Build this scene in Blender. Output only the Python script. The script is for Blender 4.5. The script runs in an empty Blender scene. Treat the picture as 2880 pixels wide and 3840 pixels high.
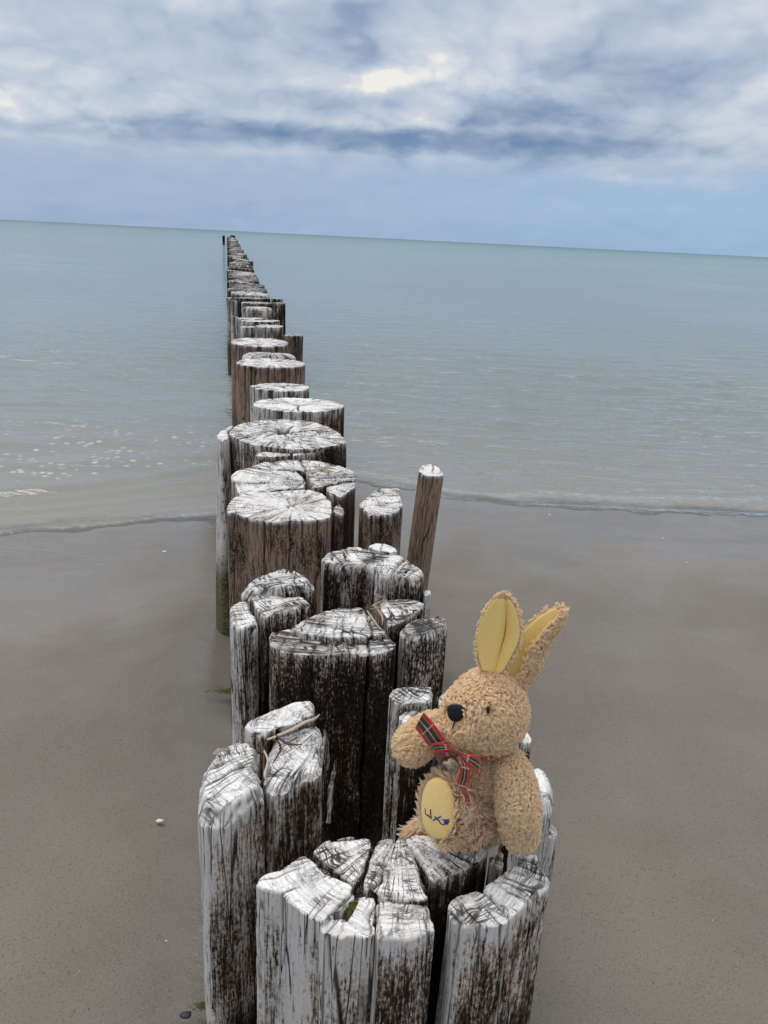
import bpy, math, random
import numpy as np
from mathutils import Vector, Matrix

random.seed(7)
rng = np.random.default_rng(11)
C = bpy.context.scene
COL = C.collection

# ------------------------------------------------------------------ camera
CAM_Z = 1.05
PITCH = math.radians(19.75)
ROLL = math.radians(2.82)
FPX = 2856.0                       # focal length in pixels of the 2880 x 3840 photograph
cp, sp, cr, sr = math.cos(PITCH), math.sin(PITCH), math.cos(ROLL), math.sin(ROLL)
FWD = np.array([0, cp, -sp]); R0 = np.array([1.0, 0, 0]); U0 = np.array([0, sp, cp])
RIGHT = cr * R0 + sr * U0
UP = -sr * R0 + cr * U0
CAMP = np.array([0, 0, CAM_Z])
cam_d = bpy.data.cameras.new('camera')
cam_d.sensor_fit = 'VERTICAL'; cam_d.sensor_height = 36.0; cam_d.sensor_width = 27.0
cam_d.lens = 36.0 * FPX / 3840.0
cam_d.clip_start = 0.02; cam_d.clip_end = 20000
cam = bpy.data.objects.new('camera', cam_d); COL.objects.link(cam)
M = Matrix(((RIGHT[0], UP[0], -FWD[0], 0), (RIGHT[1], UP[1], -FWD[1], 0),
            (RIGHT[2], UP[2], -FWD[2], CAM_Z), (0, 0, 0, 1)))
cam.matrix_world = M
C.camera = cam

def ray(u, v):
    return RIGHT * ((u - 1440) / FPX) + UP * ((1920 - v) / FPX) + FWD
def on_z(u, v, z=0.0, gx=0.0, gy=0.0, ref=(0, 0)):
    """world point of a photograph position on the plane z + gx (x-rx) + gy (y-ry)"""
    d = ray(u, v)
    a = (z - gx * ref[0] - gy * ref[1] - CAM_Z) / (d[2] - gx * d[0] - gy * d[1])
    return CAMP + a * d
def at_depth(u, v, dep):
    return CAMP + ray(u, v) * dep

# ------------------------------------------------------------------ view, sun
C.view_settings.view_transform = 'Standard'; C.view_settings.look = 'None'
C.view_settings.exposure = 0.0; C.view_settings.gamma = 1.0
C.view_settings.use_curve_mapping = False
C.render.engine = 'CYCLES'
C.cycles.max_bounces = 8; C.cycles.transparent_max_bounces = 8
C.cycles.caustics_reflective = False; C.cycles.caustics_refractive = False
SUN_EL, SUN_AZ = math.radians(58), math.radians(-50)
sun_d = bpy.data.lights.new('sun', 'SUN'); sun_d.energy = 1.3; sun_d.angle = math.radians(24)
sun_d.color = (1.0, 0.965, 0.92)
sun = bpy.data.objects.new('sun', sun_d); COL.objects.link(sun)
sd = Vector((math.sin(SUN_AZ) * math.cos(SUN_EL), math.cos(SUN_AZ) * math.cos(SUN_EL), math.sin(SUN_EL)))
sun.rotation_euler = (-sd).to_track_quat('-Z', 'Y').to_euler()
sun.location = sd * 30

# ------------------------------------------------------------------ node helper
class NT:
    def __init__(s, tree):
        s.t = tree; s.n = tree.nodes; s.l = tree.links
    def add(s, ty, **kw):
        nd = s.n.new(ty)
        for k, v in kw.items(): setattr(nd, k, v)
        return nd
    def put(s, sock, v):
        if isinstance(v, bpy.types.NodeSocket): s.l.new(v, sock)
        elif v is not None:
            if isinstance(v, (tuple, list)) and len(v) == 3 and sock.type == 'RGBA': v = (*v, 1)
            sock.default_value = v
    def m(s, op, a, b=None, c=None, clamp=False):
        nd = s.add('ShaderNodeMath', operation=op, use_clamp=clamp)
        s.put(nd.inputs[0], a); s.put(nd.inputs[1], b); s.put(nd.inputs[2], c)
        return nd.outputs[0]
    def vm(s, op, a, b=None):
        nd = s.add('ShaderNodeVectorMath', operation=op)
        s.put(nd.inputs[0], a); s.put(nd.inputs[1], b)
        return nd.outputs['Value'] if op in ('LENGTH', 'DOT_PRODUCT') else nd.outputs[0]
    def comb(s, x, y, z=0.0):
        nd = s.add('ShaderNodeCombineXYZ')
        for i, v in enumerate((x, y, z)): s.put(nd.inputs[i], v)
        return nd.outputs[0]
    def sep(s, v):
        nd = s.add('ShaderNodeSeparateXYZ'); s.put(nd.inputs[0], v); return nd.outputs
    def noise(s, vec, scale=1.0, detail=2.0, rough=0.5, dist=0.0, col=False):
        nd = s.add('ShaderNodeTexNoise'); s.put(nd.inputs['Vector'], vec)
        s.put(nd.inputs['Scale'], scale); s.put(nd.inputs['Detail'], detail)
        s.put(nd.inputs['Roughness'], rough); s.put(nd.inputs['Distortion'], dist)
        return nd.outputs['Color' if col else 'Fac']
    def voro(s, vec, scale, feature='F1', out='Distance', rand=1.0):
        nd = s.add('ShaderNodeTexVoronoi', feature=feature); s.put(nd.inputs['Vector'], vec)
        s.put(nd.inputs['Scale'], scale); s.put(nd.inputs['Randomness'], rand)
        return nd.outputs[out]
    def ss(s, v, a, b, lo=0.0, hi=1.0):
        nd = s.add('ShaderNodeMapRange', interpolation_type='SMOOTHSTEP')
        s.put(nd.inputs[0], v); s.put(nd.inputs[1], a); s.put(nd.inputs[2], b)
        s.put(nd.inputs[3], lo); s.put(nd.inputs[4], hi)
        return nd.outputs[0]
    def mix(s, f, a, b, blend='MIX'):
        nd = s.add('ShaderNodeMix', data_type='RGBA', blend_type=blend)
        s.put(nd.inputs[0], f); s.put(nd.inputs[6], a); s.put(nd.inputs[7], b)
        return nd.outputs[2]
    def ramp(s, f, stops):
        nd = s.add('ShaderNodeValToRGB'); s.put(nd.inputs[0], f)
        e = nd.color_ramp.elements
        while len(e) < len(stops): e.new(0.5)
        for i, (p, c) in enumerate(stops):
            e[i].position = p; e[i].color = (*c, 1)
        return nd.outputs[0]
    def attr(s, name, ty='GEOMETRY'):
        nd = s.add('ShaderNodeAttribute', attribute_name=name, attribute_type=ty)
        return nd.outputs['Vector']
    def attrf(s, name):
        nd = s.add('ShaderNodeAttribute', attribute_name=name); return nd.outputs['Fac']
    def bump(s, h, strength=0.5, dist=0.01, normal=None):
        nd = s.add('ShaderNodeBump'); s.put(nd.inputs['Height'], h)
        s.put(nd.inputs['Strength'], strength); s.put(nd.inputs['Distance'], dist)
        if normal is not None: s.put(nd.inputs['Normal'], normal)
        return nd.outputs[0]

def new_mat(name):
    m = bpy.data.materials.new(name); m.use_nodes = True
    t = m.node_tree; t.nodes.clear()
    n = NT(t)
    out = n.add('ShaderNodeOutputMaterial')
    return m, n, out
def principled(n, out, color, rough=0.8, spec=0.3, normal=None, **kw):
    b = n.add('ShaderNodeBsdfPrincipled')
    n.put(b.inputs['Base Color'], color); n.put(b.inputs['Roughness'], rough)
    n.put(b.inputs['Specular IOR Level'], spec)
    if normal is not None: n.put(b.inputs['Normal'], normal)
    for k, v in kw.items(): n.put(b.inputs[k.replace('_', ' ')], v)
    n.l.new(b.outputs[0], out.inputs[0])
    return b

# ------------------------------------------------------------------ sky (world)
W = bpy.data.worlds.new('World'); C.world = W; W.use_nodes = True
W.cycles.sampling_method = 'MANUAL'; W.cycles.sample_map_resolution = 512
W.node_tree.nodes.clear()
n = NT(W.node_tree)
wout = n.add('ShaderNodeOutputWorld')
sky = n.add('ShaderNodeTexSky', sky_type='NISHITA')
sky.sun_disc = False; sky.sun_elevation = SUN_EL; sky.sun_rotation = SUN_AZ; sky.altitude = 0
sky.air_density = 1.0; sky.dust_density = 1.5
bg1 = n.add('ShaderNodeBackground'); n.l.new(sky.outputs[0], bg1.inputs[0]); bg1.inputs[1].default_value = 0.08
dirv = n.add('ShaderNodeTexCoord').outputs['Generated']
dx, dy, dz = n.sep(dirv)
den = n.m('ADD', n.m('MAXIMUM', dz, 0.0), 0.34)
q = n.comb(n.m('DIVIDE', dx, den), n.m('DIVIDE', dy, den), 0.0)
az = n.m('ARCTAN2', dx, dy)                     # radians from straight out to sea
el = n.m('ARCSINE', dz)
wob = n.noise(q, 5.5, 4, 0.60, 0.2, col=True)
wx, wy, _z = n.sep(wob)
wob2x, wob2y, _z = n.sep(n.noise(q, 19.0, 4, 0.6, 0.0, col=True))
azw = n.m('ADD', n.m('ADD', az, n.m('MULTIPLY', n.m('SUBTRACT', wx, 0.5), 0.26)), n.m('MULTIPLY', n.m('SUBTRACT', wob2x, 0.5), 0.07))
elw = n.m('ADD', n.m('ADD', el, n.m('MULTIPLY', n.m('SUBTRACT', wy, 0.5), 0.045)), n.m('MULTIPLY', n.m('SUBTRACT', wob2y, 0.5), 0.022))
elb = n.m('ADD', n.m('ADD', el, n.m('MULTIPLY', n.m('SUBTRACT', wy, 0.5), 0.018)), n.m('MULTIPLY', n.m('SUBTRACT', wob2y, 0.5), 0.009))
def dens(qv, full=True):
    w_ = n.vm('ADD', qv, n.vm('MULTIPLY', n.vm('SUBTRACT', n.noise(qv, 3.0, 3, 0.6, 0.0, col=True), (0.5, 0.5, 0.5)), (0.34, 0.34, 0.0)))
    b_ = n.noise(w_, 1.7, 3, 0.55)
    p1 = n.voro(w_, 5.0, 'F1'); p2 = n.voro(w_, 12.0, 'F1')
    p_ = n.m('ADD', n.m('MULTIPLY', n.m('MULTIPLY', p1, p1), -0.75), n.m('MULTIPLY', n.m('MULTIPLY', p2, p2), -0.45))
    f_ = n.noise(w_, 26.0, 4, 0.65)
    p_ = n.m('ADD', p_, n.m('MULTIPLY', f_, 0.26))
    return b_, n.m('ADD', n.m('MULTIPLY', b_, 1.5), p_)
b0, d0_ = dens(q)
b1_, d1_ = dens(n.vm('ADD', q, (-0.045, -0.075, 0.0)))        # towards the light: up and to the left
relief = n.m('SUBTRACT', d0_, d1_)
tval = n.m('ADD', n.m('MULTIPLY', n.m('SUBTRACT', b0, 0.5), 0.42), n.m('MULTIPLY', relief, 0.30))
tval = n.m('ADD', tval, n.m('MULTIPLY', n.m('SUBTRACT', d0_, 0.42), 0.24))
tval = n.m('ADD', tval, 0.585)
def pxdir(px, py):
    d = ray(px * 1.736, py * 1.736); d = d / np.linalg.norm(d)
    return math.atan2(d[0], d[1]), math.asin(d[2])
# banks of cloud: (x, y, half width, half height in the 1659 px picture, change of brightness, softness)
banks = [(960, 172, 260, 32, 0.27, .75), (900, 248, 120, 32, 0.22, .6), (120, 225, 130, 45, 0.17, .6),
         (40, 90, 120, 60, 0.08, .8), (520, 215, 190, 50, 0.06, .9), (1600, 50, 160, 60, 0.08, .9),
         (1130, 90, 120, 40, 0.12, .9), (830, 302, 430, 20, -0.56, .7), (1010, 232, 190, 26, -0.24, .6), (700, 214, 110, 18, -.22, .6),
         (1290, 185, 190, 48, -0.24, .8), (190, 284, 290, 10, -0.26, .8), (20, 165, 80, 14, -0.18, .8),
         (1200, 280, 110, 22, -0.18, .7), (1430, 392, 130, 10, 0.15, .8), (1000, 380, 220, 13, 0.07, .9),
         (750, 95, 120, 30, -0.10, .9)]
for (px, py, hw, hh, amp, soft) in banks:
    a0, e0 = pxdir(px, py)
    sa, se = hw / 1645.0, hh / 1645.0
    u_ = n.m('DIVIDE', n.m('SUBTRACT', azw, a0), sa); v_ = n.m('DIVIDE', n.m('SUBTRACT', elb if hh < 24 else elw, e0), se)
    rr = n.m('SQRT', n.m('ADD', n.m('MULTIPLY', u_, u_), n.m('MULTIPLY', v_, v_)))
    tval = n.m('ADD', tval, n.ss(rr, 1.0 - soft, 1.0 + soft, amp, 0.0))
# the layer thins to hazy blue towards the horizon
low = n.ss(n.m('ADD', el, n.m('MULTIPLY', n.m('SUBTRACT', wy, 0.5), 0.05)), math.radians(3.3), math.radians(6.6), 1.0, 0.0)
cloudcol = n.ramp(tval, [(0.0, (0.15, 0.25, 0.43)), (0.28, (0.29, 0.38, 0.53)), (0.5, (0.42, 0.51, 0.645)),
                         (0.70, (0.54, 0.605, 0.71)), (0.88, (0.68, 0.715, 0.775)), (1.0, (0.90, 0.88, 0.83))])
hz = n.mix(n.ss(azw, -0.35, 0.5), (0.345, 0.465, 0.64), (0.33, 0.50, 0.72))
hz = n.mix(n.ss(el, 0.0, math.radians(3.0), 0.35, 0.0), hz, (0.27, 0.42, 0.63))
cloudcol = n.mix(n.m('MULTIPLY', low, 0.86), cloudcol, hz)
# unseen cloud overhead, made brighter to add light on the post tops
cloudcol = n.mix(n.ss(el, math.radians(16), math.radians(55), 0.0, 0.75), cloudcol, (1.34, 1.32, 1.30))
bg2 = n.add('ShaderNodeBackground'); n.l.new(cloudcol, bg2.inputs[0]); bg2.inputs[1].default_value = 1.0
mx = n.add('ShaderNodeMixShader'); mx.inputs[0].default_value = 0.93
n.l.new(bg1.outputs[0], mx.inputs[1]); n.l.new(bg2.outputs[0], mx.inputs[2])
n.l.new(mx.outputs[0], wout.inputs[0])

# ------------------------------------------------------------------ numeric noise
def _hash(i, j, k, s):
    h = (i.astype(np.int64) * 374761393 + j.astype(np.int64) * 668265263 + k.astype(np.int64) * 2147483647 + s * 1274126177) & 0xFFFFFFFF
    h = ((h ^ (h >> 13)) * 1274126177) & 0xFFFFFFFF
    h = ((h ^ (h >> 16)) * 2246822519) & 0xFFFFFFFF
    return ((h ^ (h >> 15)) & 0xFFFFFF) / float(0xFFFFFF)
def vnoise(x, y, z=0.0, seed=0):
    x, y, z = np.broadcast_arrays(np.asarray(x, float), np.asarray(y, float), np.asarray(z, float))
    i, j, k = np.floor(x), np.floor(y), np.floor(z)
    fx, fy, fz = x - i, y - j, z - k
    fx = fx * fx * (3 - 2 * fx); fy = fy * fy * (3 - 2 * fy); fz = fz * fz * (3 - 2 * fz)
    r = 0
    for a in (0, 1):
        for b in (0, 1):
            for c in (0, 1):
                w = (fx if a else 1 - fx) * (fy if b else 1 - fy) * (fz if c else 1 - fz)
                r = r + w * _hash(i + a, j + b, k + c, seed)
    return r * 2 - 1
def fbm(x, y, z=0.0, o=4, seed=0, g=0.5):
    r, a, f = 0, 1.0, 1.0
    for q_ in range(o):
        r = r + a * vnoise(np.asarray(x) * f, np.asarray(y) * f, np.asarray(z) * f, seed + q_ * 17); a *= g; f *= 2.03
    return r
def sstep(x, a, b):
    t = np.clip((x - a) / (b - a), 0, 1); return t * t * (3 - 2 * t)

# ------------------------------------------------------------------ object helpers
def link(o, parent=None):
    COL.objects.link(o)
    if parent is not None: o.parent = parent
    return o
def tag(o, label=None, cat=None, group=None, kind=None):
    if label: o['label'] = label
    if cat: o['category'] = cat
    if group: o['group'] = group
    if kind: o['kind'] = kind
    return o
def empty(name, loc, label=None, cat=None, group=None):
    o = bpy.data.objects.new(name, None); o.empty_display_size = 0.05; o.location = loc
    link(o); return tag(o, label, cat, group)
def mesh_obj(name, verts, faces, mat, parent=None, attrs=None, smooth=True, loc=None):
    me = bpy.data.meshes.new(name)
    v = np.asarray(verts, dtype=np.float32)
    if isinstance(faces, np.ndarray):
        nf, k = faces.shape
        me.vertices.add(len(v)); me.vertices.foreach_set('co', v.ravel())
        me.loops.add(nf * k); me.loops.foreach_set('vertex_index', faces.astype(np.int32).ravel())
        me.polygons.add(nf); me.polygons.foreach_set('loop_start', np.arange(0, nf * k, k, dtype=np.int32))
        me.update(calc_edges=True); me.validate()
    else:
        me.from_pydata([tuple(p) for p in v], [], [tuple(f) for f in faces])
    if smooth: me.polygons.foreach_set('use_smooth', [True] * len(me.polygons))
    if attrs:
        for k_, a in attrs.items():
            a = np.asarray(a, dtype=np.float32)
            if a.ndim == 1:
                at = me.attributes.new(k_, 'FLOAT', 'POINT'); at.data.foreach_set('value', a)
            else:
                at = me.attributes.new(k_, 'FLOAT_VECTOR', 'POINT'); at.data.foreach_set('vector', a.ravel())
    me.materials.append(mat)
    o = bpy.data.objects.new(name, me)
    if loc is not None: o.location = loc
    return link(o, parent)
def grid_faces(nr, nc, wrap=True):
    r = np.arange(nr - 1)[:, None]; c = np.arange(nc if wrap else nc - 1)[None, :]
    c2 = (c + 1) % nc
    f = np.stack([r * nc + c, r * nc + c2, (r + 1) * nc + c2, (r + 1) * nc + c], -1)
    return f.reshape(-1, 4)

# ------------------------------------------------------------------ materials of the ground
def mat_sand():
    m, n, out = new_mat('wet_sand')
    pos = n.add('ShaderNodeNewGeometry').outputs['Position']
    w = n.attrf('wet')                              # 1 at the water's edge, 0 up the beach
    g1 = n.noise(pos, 900, 2, 0.6); g2 = n.noise(pos, 330, 3, 0.65); g3 = n.noise(pos, 6, 4, 0.6)
    g4 = n.noise(pos, 1.3, 3, 0.5)
    base = n.mix(g3, (0.160, 0.142, 0.117), (0.215, 0.196, 0.166))
    base = n.mix(n.ss(n.noise(pos, 1.1, 5, 0.62, 0.6), 0.40, 0.62), base, n.mix(1.0, base, (0.88, 0.87, 0.86), 'MULTIPLY'))
    base = n.mix(n.ss(g4, 0.45, 0.7, 0.0, 0.6), base, (0.225, 0.20, 0.17))
    fine = n.m('ADD', n.m('MULTIPLY', g1, 0.18), n.m('MULTIPLY', g2, 0.82))
    spec = n.ss(fine, 0.34, 0.45, 1.0, 0.0)
    base = n.mix(n.m('MULTIPLY', spec, n.ss(w, 0.2, 0.9, 0.62, 0.25)), base, (0.045, 0.038, 0.033))
    lite = n.ss(fine, 0.56, 0.68)
    base = n.mix(n.m('MULTIPLY', lite, 0.45), base, (0.30, 0.275, 0.24))
    glint = n.ss(n.voro(pos, 85), 0.0, 0.045, 1.0, 0.0)
    glint = n.m('MULTIPLY', glint, n.ss(n.noise(pos, 14, 2), 0.55, 0.6))
    base = n.mix(n.m('MULTIPLY', glint, 0.8), base, (0.75, 0.72, 0.68))
    base = n.mix(n.m('MULTIPLY', w, 0.25), base, (0.17, 0.155, 0.148))
    sheen = n.ss(n.m('ADD', w, n.m('MULTIPLY', n.m('SUBTRACT', n.noise(pos, 1.8, 5, 0.6, 0.5), 0.5), 1.3)), 0.25, 0.80)
    sheen = n.m('MAXIMUM', sheen, n.ss(w, 0.74, 0.90))
    pool = n.attrf('pool'); sheen = n.m('MAXIMUM', sheen, pool)
    rough = n.m('SUBTRACT', 0.75, n.m('ADD', n.m('MULTIPLY', sheen, 0.60), n.m('MULTIPLY', pool, 0.15)))
    sxy = n.sep(pos)
    rip = n.noise(n.comb(n.m('MULTIPLY', sxy[0], 22.0), n.m('MULTIPLY', sxy[1], 75.0), 0.0), 1.0, 4, 0.65, 0.8)
    rip = n.m('MULTIPLY', rip, n.ss(n.noise(pos, 3.5, 3, .6), 0.35, 0.7, 0.15, 1.0))
    h = n.m('ADD', n.m('MULTIPLY', fine, n.m('SUBTRACT', 0.0016, n.m('MULTIPLY', sheen, 0.0013))),
            n.m('MULTIPLY', rip, n.m('MULTIPLY', n.m('SUBTRACT', sheen, n.m('MULTIPLY', pool, .8)), 0.0034)))
    nb = n.bump(h, 0.9, 1.0)
    principled(n, out, base, rough, n.m('ADD', 0.25, n.m('ADD', n.m('MULTIPLY', sheen, 0.35), n.m('MULTIPLY', pool, .6))), nb)
    return m
def mat_water():
    m, n, out = new_mat('sea_water')
    geo = n.add('ShaderNodeNewGeometry'); pos = geo.outputs['Position']
    px, py, pz = n.sep(pos)
    dep = n.attrf('depth'); foam = n.attrf('foam')
    # body colour of the water: sand showing through in the shallows, then grey green, then teal over the outer bar
    lg = n.m('LOGARITHM', n.m('MAXIMUM', py, 1.0), 10.0)
    dist = n.m('ADD', lg, n.m('MULTIPLY', n.m('SUBTRACT', n.noise(n.comb(n.m('MULTIPLY', px, 0.02), n.m('MULTIPLY', py, 0.01), 0), 1.0, 3, 0.6), 0.5), 0.5))
    body = n.ramp(n.m('DIVIDE', dist, 3.2),
                  [(0.10, (0.275, 0.245, 0.21)), (0.15, (0.25, 0.24, 0.215)), (0.22, (0.21, 0.235, 0.225)), (0.40, (0.215, 0.28, 0.305)),
                   (0.56, (0.235, 0.315, 0.33)), (0.70, (0.20, 0.30, 0.285)), (0.84, (0.14, 0.235, 0.215)), (1.0, (0.085, 0.135, 0.145))])
    far = n.ss(lg, 0.3, 2.0)
    # ripples: short crests nearly parallel to the shore, growing with distance
    w1 = n.noise(n.comb(n.m('MULTIPLY', px, 7.0), n.m('MULTIPLY', py, 17.0), 0), 1.0, 4, 0.6, 0.5)
    w2 = n.noise(n.comb(n.m('MULTIPLY', px, 1.6), n.m('MULTIPLY', py, 4.2), 3.0), 1.0, 4, 0.6, 0.3)
    w3 = n.noise(n.comb(n.m('MULTIPLY', px, 0.22), n.m('MULTIPLY', py, 0.5), 5.0), 1.0, 3, 0.6, 0.2)
    calm = n.ss(n.noise(n.comb(n.m('MULTIPLY', px, 0.16), n.m('MULTIPLY', py, 0.1), 9.0), 1.0, 3, 0.5), 0.35, 0.62, 0.35, 1.0)
    side = n.ss(px, -1.2, 0.4, 0.45, 1.0)           # the groyne shelters its left side
    amp = n.m('MULTIPLY', calm, side)
    h = n.m('ADD', n.m('MULTIPLY', w1, n.m('MULTIPLY', amp, 0.028)),
            n.m('ADD', n.m('MULTIPLY', w2, n.m('MULTIPLY', amp, 0.085)), n.m('MULTIPLY', w3, n.m('MULTIPLY', far, 0.30))))
    nb = n.bump(h, 1.0, 1.0)
    fr = n.add('ShaderNodeFresnel'); fr.inputs['IOR'].default_value = 1.33; n.l.new(nb, fr.inputs['Normal'])
    gl = n.add('ShaderNodeBsdfGlossy'); gl.inputs['Roughness'].default_value = 0.045; n.l.new(nb, gl.inputs['Normal'])
    gl.inputs['Color'].default_value = (0.92, 0.95, 0.97, 1)
    df = n.add('ShaderNodeBsdfDiffuse')
    fm = n.m('MULTIPLY', foam, n.ss(n.voro(n.comb(n.m('MULTIPLY', px, 19.0), n.m('MULTIPLY', py, 22.0), 0), 1.0), 0.42, 0.06))
    fm = n.m('MULTIPLY', fm, n.ss(n.noise(pos, 5, 4, 0.65), 0.46, 0.56))
    lp = n.attrf('lip')
    lace = n.m('MULTIPLY', lp, n.ss(n.noise(n.comb(n.m('MULTIPLY', px, 26), n.m('MULTIPLY', py, 60), 0), 1.0, 4, 0.7), 0.40, 0.66))
    spark = n.m('MULTIPLY', lp, n.m('MULTIPLY', n.ss(n.voro(n.comb(n.m('MULTIPLY', px, 48), n.m('MULTIPLY', py, 48), 0), 1.0), 0.26, 0.14), n.ss(n.noise(pos, 7, 3), .5, .6)))
    fm = n.m('MAXIMUM', n.m('MULTIPLY', fm, 0.75), n.m('MAXIMUM', n.m('MULTIPLY', lace, 0.55), n.m('MULTIPLY', spark, 0.8)))
    n.put(df.inputs['Color'], n.mix(fm, body, (0.66, 0.68, 0.63)))
    tr = n.add('ShaderNodeBsdfTransparent'); n.put(tr.inputs['Color'], (0.93, 0.95, 0.92))
    mb = n.add('ShaderNodeMixShader')
    n.put(mb.inputs[0], n.m('MAXIMUM', n.ss(dep, -0.002, 0.014, 0.2, 1.0), fm))
    n.l.new(tr.outputs[0], mb.inputs[1]); n.l.new(df.outputs[0], mb.inputs[2])
    mx = n.add('ShaderNodeMixShader')
    n.put(mx.inputs[0], n.m('MULTIPLY', fr.outputs[0], n.m('SUBTRACT', n.ss(lg, 0.8, 2.2, 1.0, 0.62), n.m('MULTIPLY', fm, 0.45))))
    n.l.new(mb.outputs[0], mx.inputs[1]); n.l.new(gl.outputs[0], mx.inputs[2])
    n.l.new(mx.outputs[0], out.inputs[0])
    return m

# ------------------------------------------------------------------ beach and sea
sh_px = [(-500, 1166), (0, 1157), (200, 1143), (330, 1128), (460, 1116), (600, 1085), (770, 1040), (860, 1052), (960, 1076), (1100, 1096),
         (1300, 1102), (1500, 1112), (1659, 1121), (2200, 1135)]
sh_w = np.array([on_z(a * 1.736, b * 1.736, 0.0)[:2] for a, b in sh_px])
def shore(x): return np.interp(x, sh_w[:, 0], sh_w[:, 1])
def sand_z(x, y):
    d = shore(x) + 0.03 * fbm(x * 2.2, x * 0 + 3, 0, 2, 5) - y
    z = np.where(d > 0, 0.052 * d, 0.075 * d)
    z = np.where(d > 2.2, 0.1144 + (d - 2.2) * 0.03, z)
    z = np.minimum(z, 0.95 + 0.0 * z); z = np.maximum(z, -2.2)
    near = np.exp(-(np.hypot(x, y - 1.2) / 6) ** 2)
    for c_, a_ in ((0.34, .0016), (0.62, .0012), (0.95, .0012)):
        e_ = d - c_ - 0.10 * fbm(x * 1.1, x * 0 + c_ * 9, 0, 3, 90)
        z = z + near * a_ * (np.exp(-(e_ / .012) ** 2) - 0.6 * sstep(e_, -.005, .03) * sstep(-e_, -.25, -.03))
    z = z + near * (0.006 * fbm(x * 1.7, y * 2.3, 0, 3, 9) + 0.0022 * fbm(x * 9, y * 14, 0, 3, 21))
    return z
def axis(lo_f, lo, hi, hi_f, step, g=1.16):
    a = list(np.arange(lo, hi, step)); s = step
    while a[-1] < hi_f: s *= g; a.append(a[-1] + s)
    s = step
    while a[0] > lo_f: s *= g; a.insert(0, a[0] - s)
    return np.array(a)
row = np.array([on_z(a_ * 1.736, b_ * 1.736, 0.57)[:2] for a_, b_ in [(770, 2000), (790, 1700), (720, 1380), (650, 1200), (625, 1095), (610, 940), (600, 840), (560, 740), (520, 600)]])
def row_dist(x, y):
    best = np.full(np.shape(x), 1e9)
    for (p_, q_) in zip(row[:-1], row[1:]):
        d_ = q_ - p_; t_ = np.clip(((x - p_[0]) * d_[0] + (y - p_[1]) * d_[1]) / (d_ @ d_), 0, 1)
        best = np.minimum(best, np.hypot(x - p_[0] - t_ * d_[0], y - p_[1] - t_ * d_[1]))
    return best
xs = axis(-600, -2.6, 2.6, 600, 0.022); ys = axis(-400, 0.25, 3.4, 500, 0.018)
X, Y = np.meshgrid(xs, ys)
Z = sand_z(X, Y)
d_sh = shore(X) - Y
wet = np.clip(1.0 - d_sh / 1.6, 0, 1)
rd = row_dist(X, Y)
Z = Z - 0.022 * np.exp(-(np.maximum(rd - .13, 0) / 0.10) ** 2)
wet = np.maximum(wet, 0.75 * np.exp(-(np.maximum(rd - .12, 0) / 0.13) ** 2))
pool = np.zeros_like(X)
for (a_, b_) in [(478, 1350), (474, 1400), (478, 1450), (484, 1500), (490, 1550), (600, 1380)]:
    p_ = on_z(a_ * 1.736, b_ * 1.736, 0.05)
    pool = np.maximum(pool, np.exp(-(((X - p_[0]) / 0.035) ** 2 + ((Y - p_[1]) / 0.09) ** 2)))
sand = mesh_obj('sand_beach', np.stack([X, Y, Z], -1).reshape(-1, 3), grid_faces(len(ys), len(xs), False), mat_sand(),
                attrs={'wet': wet.ravel(), 'pool': pool.ravel()})
tag(sand, 'wet grey brown beach sand sloping down to the sea', kind='structure')
xs = axis(-6000, -4.4, 4.4, 6000, 0.026, 1.10); ys = axis(1.2, 1.7, 9.0, 9000, 0.018, 1.03)
X, Y = np.meshgrid(xs, ys)
d_w = Y - shore(X)
dep = 0.0 - sand_z(X, Y)
fade = np.exp(-(np.maximum(Y - 2, 0) / 6))
left = sstep(-X, 0.2, 0.7)
wave = fbm(X * 3.5, Y * 11, 0, 3, 31) * 0.0035 + fbm(X * 1.2, Y * 4, 0, 2, 33) * 0.004 + fbm(X * 8, Y * 24, 0, 2, 35) * 0.0016 * (1 - 0.4 * left)
rgw = np.random.default_rng(5); rip = 0.0
for i in range(16):
    lam = 0.10 * 1.13 ** i * rgw.uniform(.9, 1.1); th_ = rgw.normal(0, 0.30); ph_ = rgw.uniform(0, 6.28)
    kx, ky = math.sin(th_) * 2 * math.pi / lam, math.cos(th_) * 2 * math.pi / lam
    arg = kx * X + ky * Y + ph_ + 1.3 * fbm(X * .6 / lam * .12, Y * .6 / lam * .2, 0, 2, 60 + i)
    grp = np.clip(0.35 + 0.9 * vnoise(X * 1.1 + i * 7, Y * 1.5, 0, 80 + i), 0, 1.4)
    rip = rip + grp * (np.exp(np.sin(arg)) - 1.27) * lam * 0.0175 * np.exp(-(Y / (28 * lam + 4)) ** 2)
slick = np.clip(0.75 + 0.9 * fbm(X * .22, Y * .16, 0, 2, 47), 0.12, 1.5)
rip = rip * slick * (1 - 0.35 * left) * sstep(d_w, 0.05, 0.9)
off = 0.10 * fbm(X * 1.3, X * 0, 0, 2, 41)
ridge = 0.010 * np.exp(-((d_w - 0.20 - off) / 0.055) ** 2) * (0.6 + 0.5 * fbm(X * 2, Y * 0, 0, 2, 43)) * (1 - 0.55 * left)
ridge += left * 0.016 * np.exp(-((d_w - 0.62 - off * 1.3 - (X + 1.2) * 0.22) / 0.06) ** 2)
ridge += 0.005 * np.exp(-((d_w - 0.045 - 0.3 * off) / 0.022) ** 2) + 0.006 * np.exp(-((d_w - 0.33 - off) / 0.03) ** 2) * (1 - left)
ridge += left * 0.006 * (np.exp(-((d_w - 0.30 - off * .8) / 0.025) ** 2) + np.exp(-((d_w - 0.45 - off * 1.1 - (X + 1.2) * .1) / 0.03) ** 2))
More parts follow.
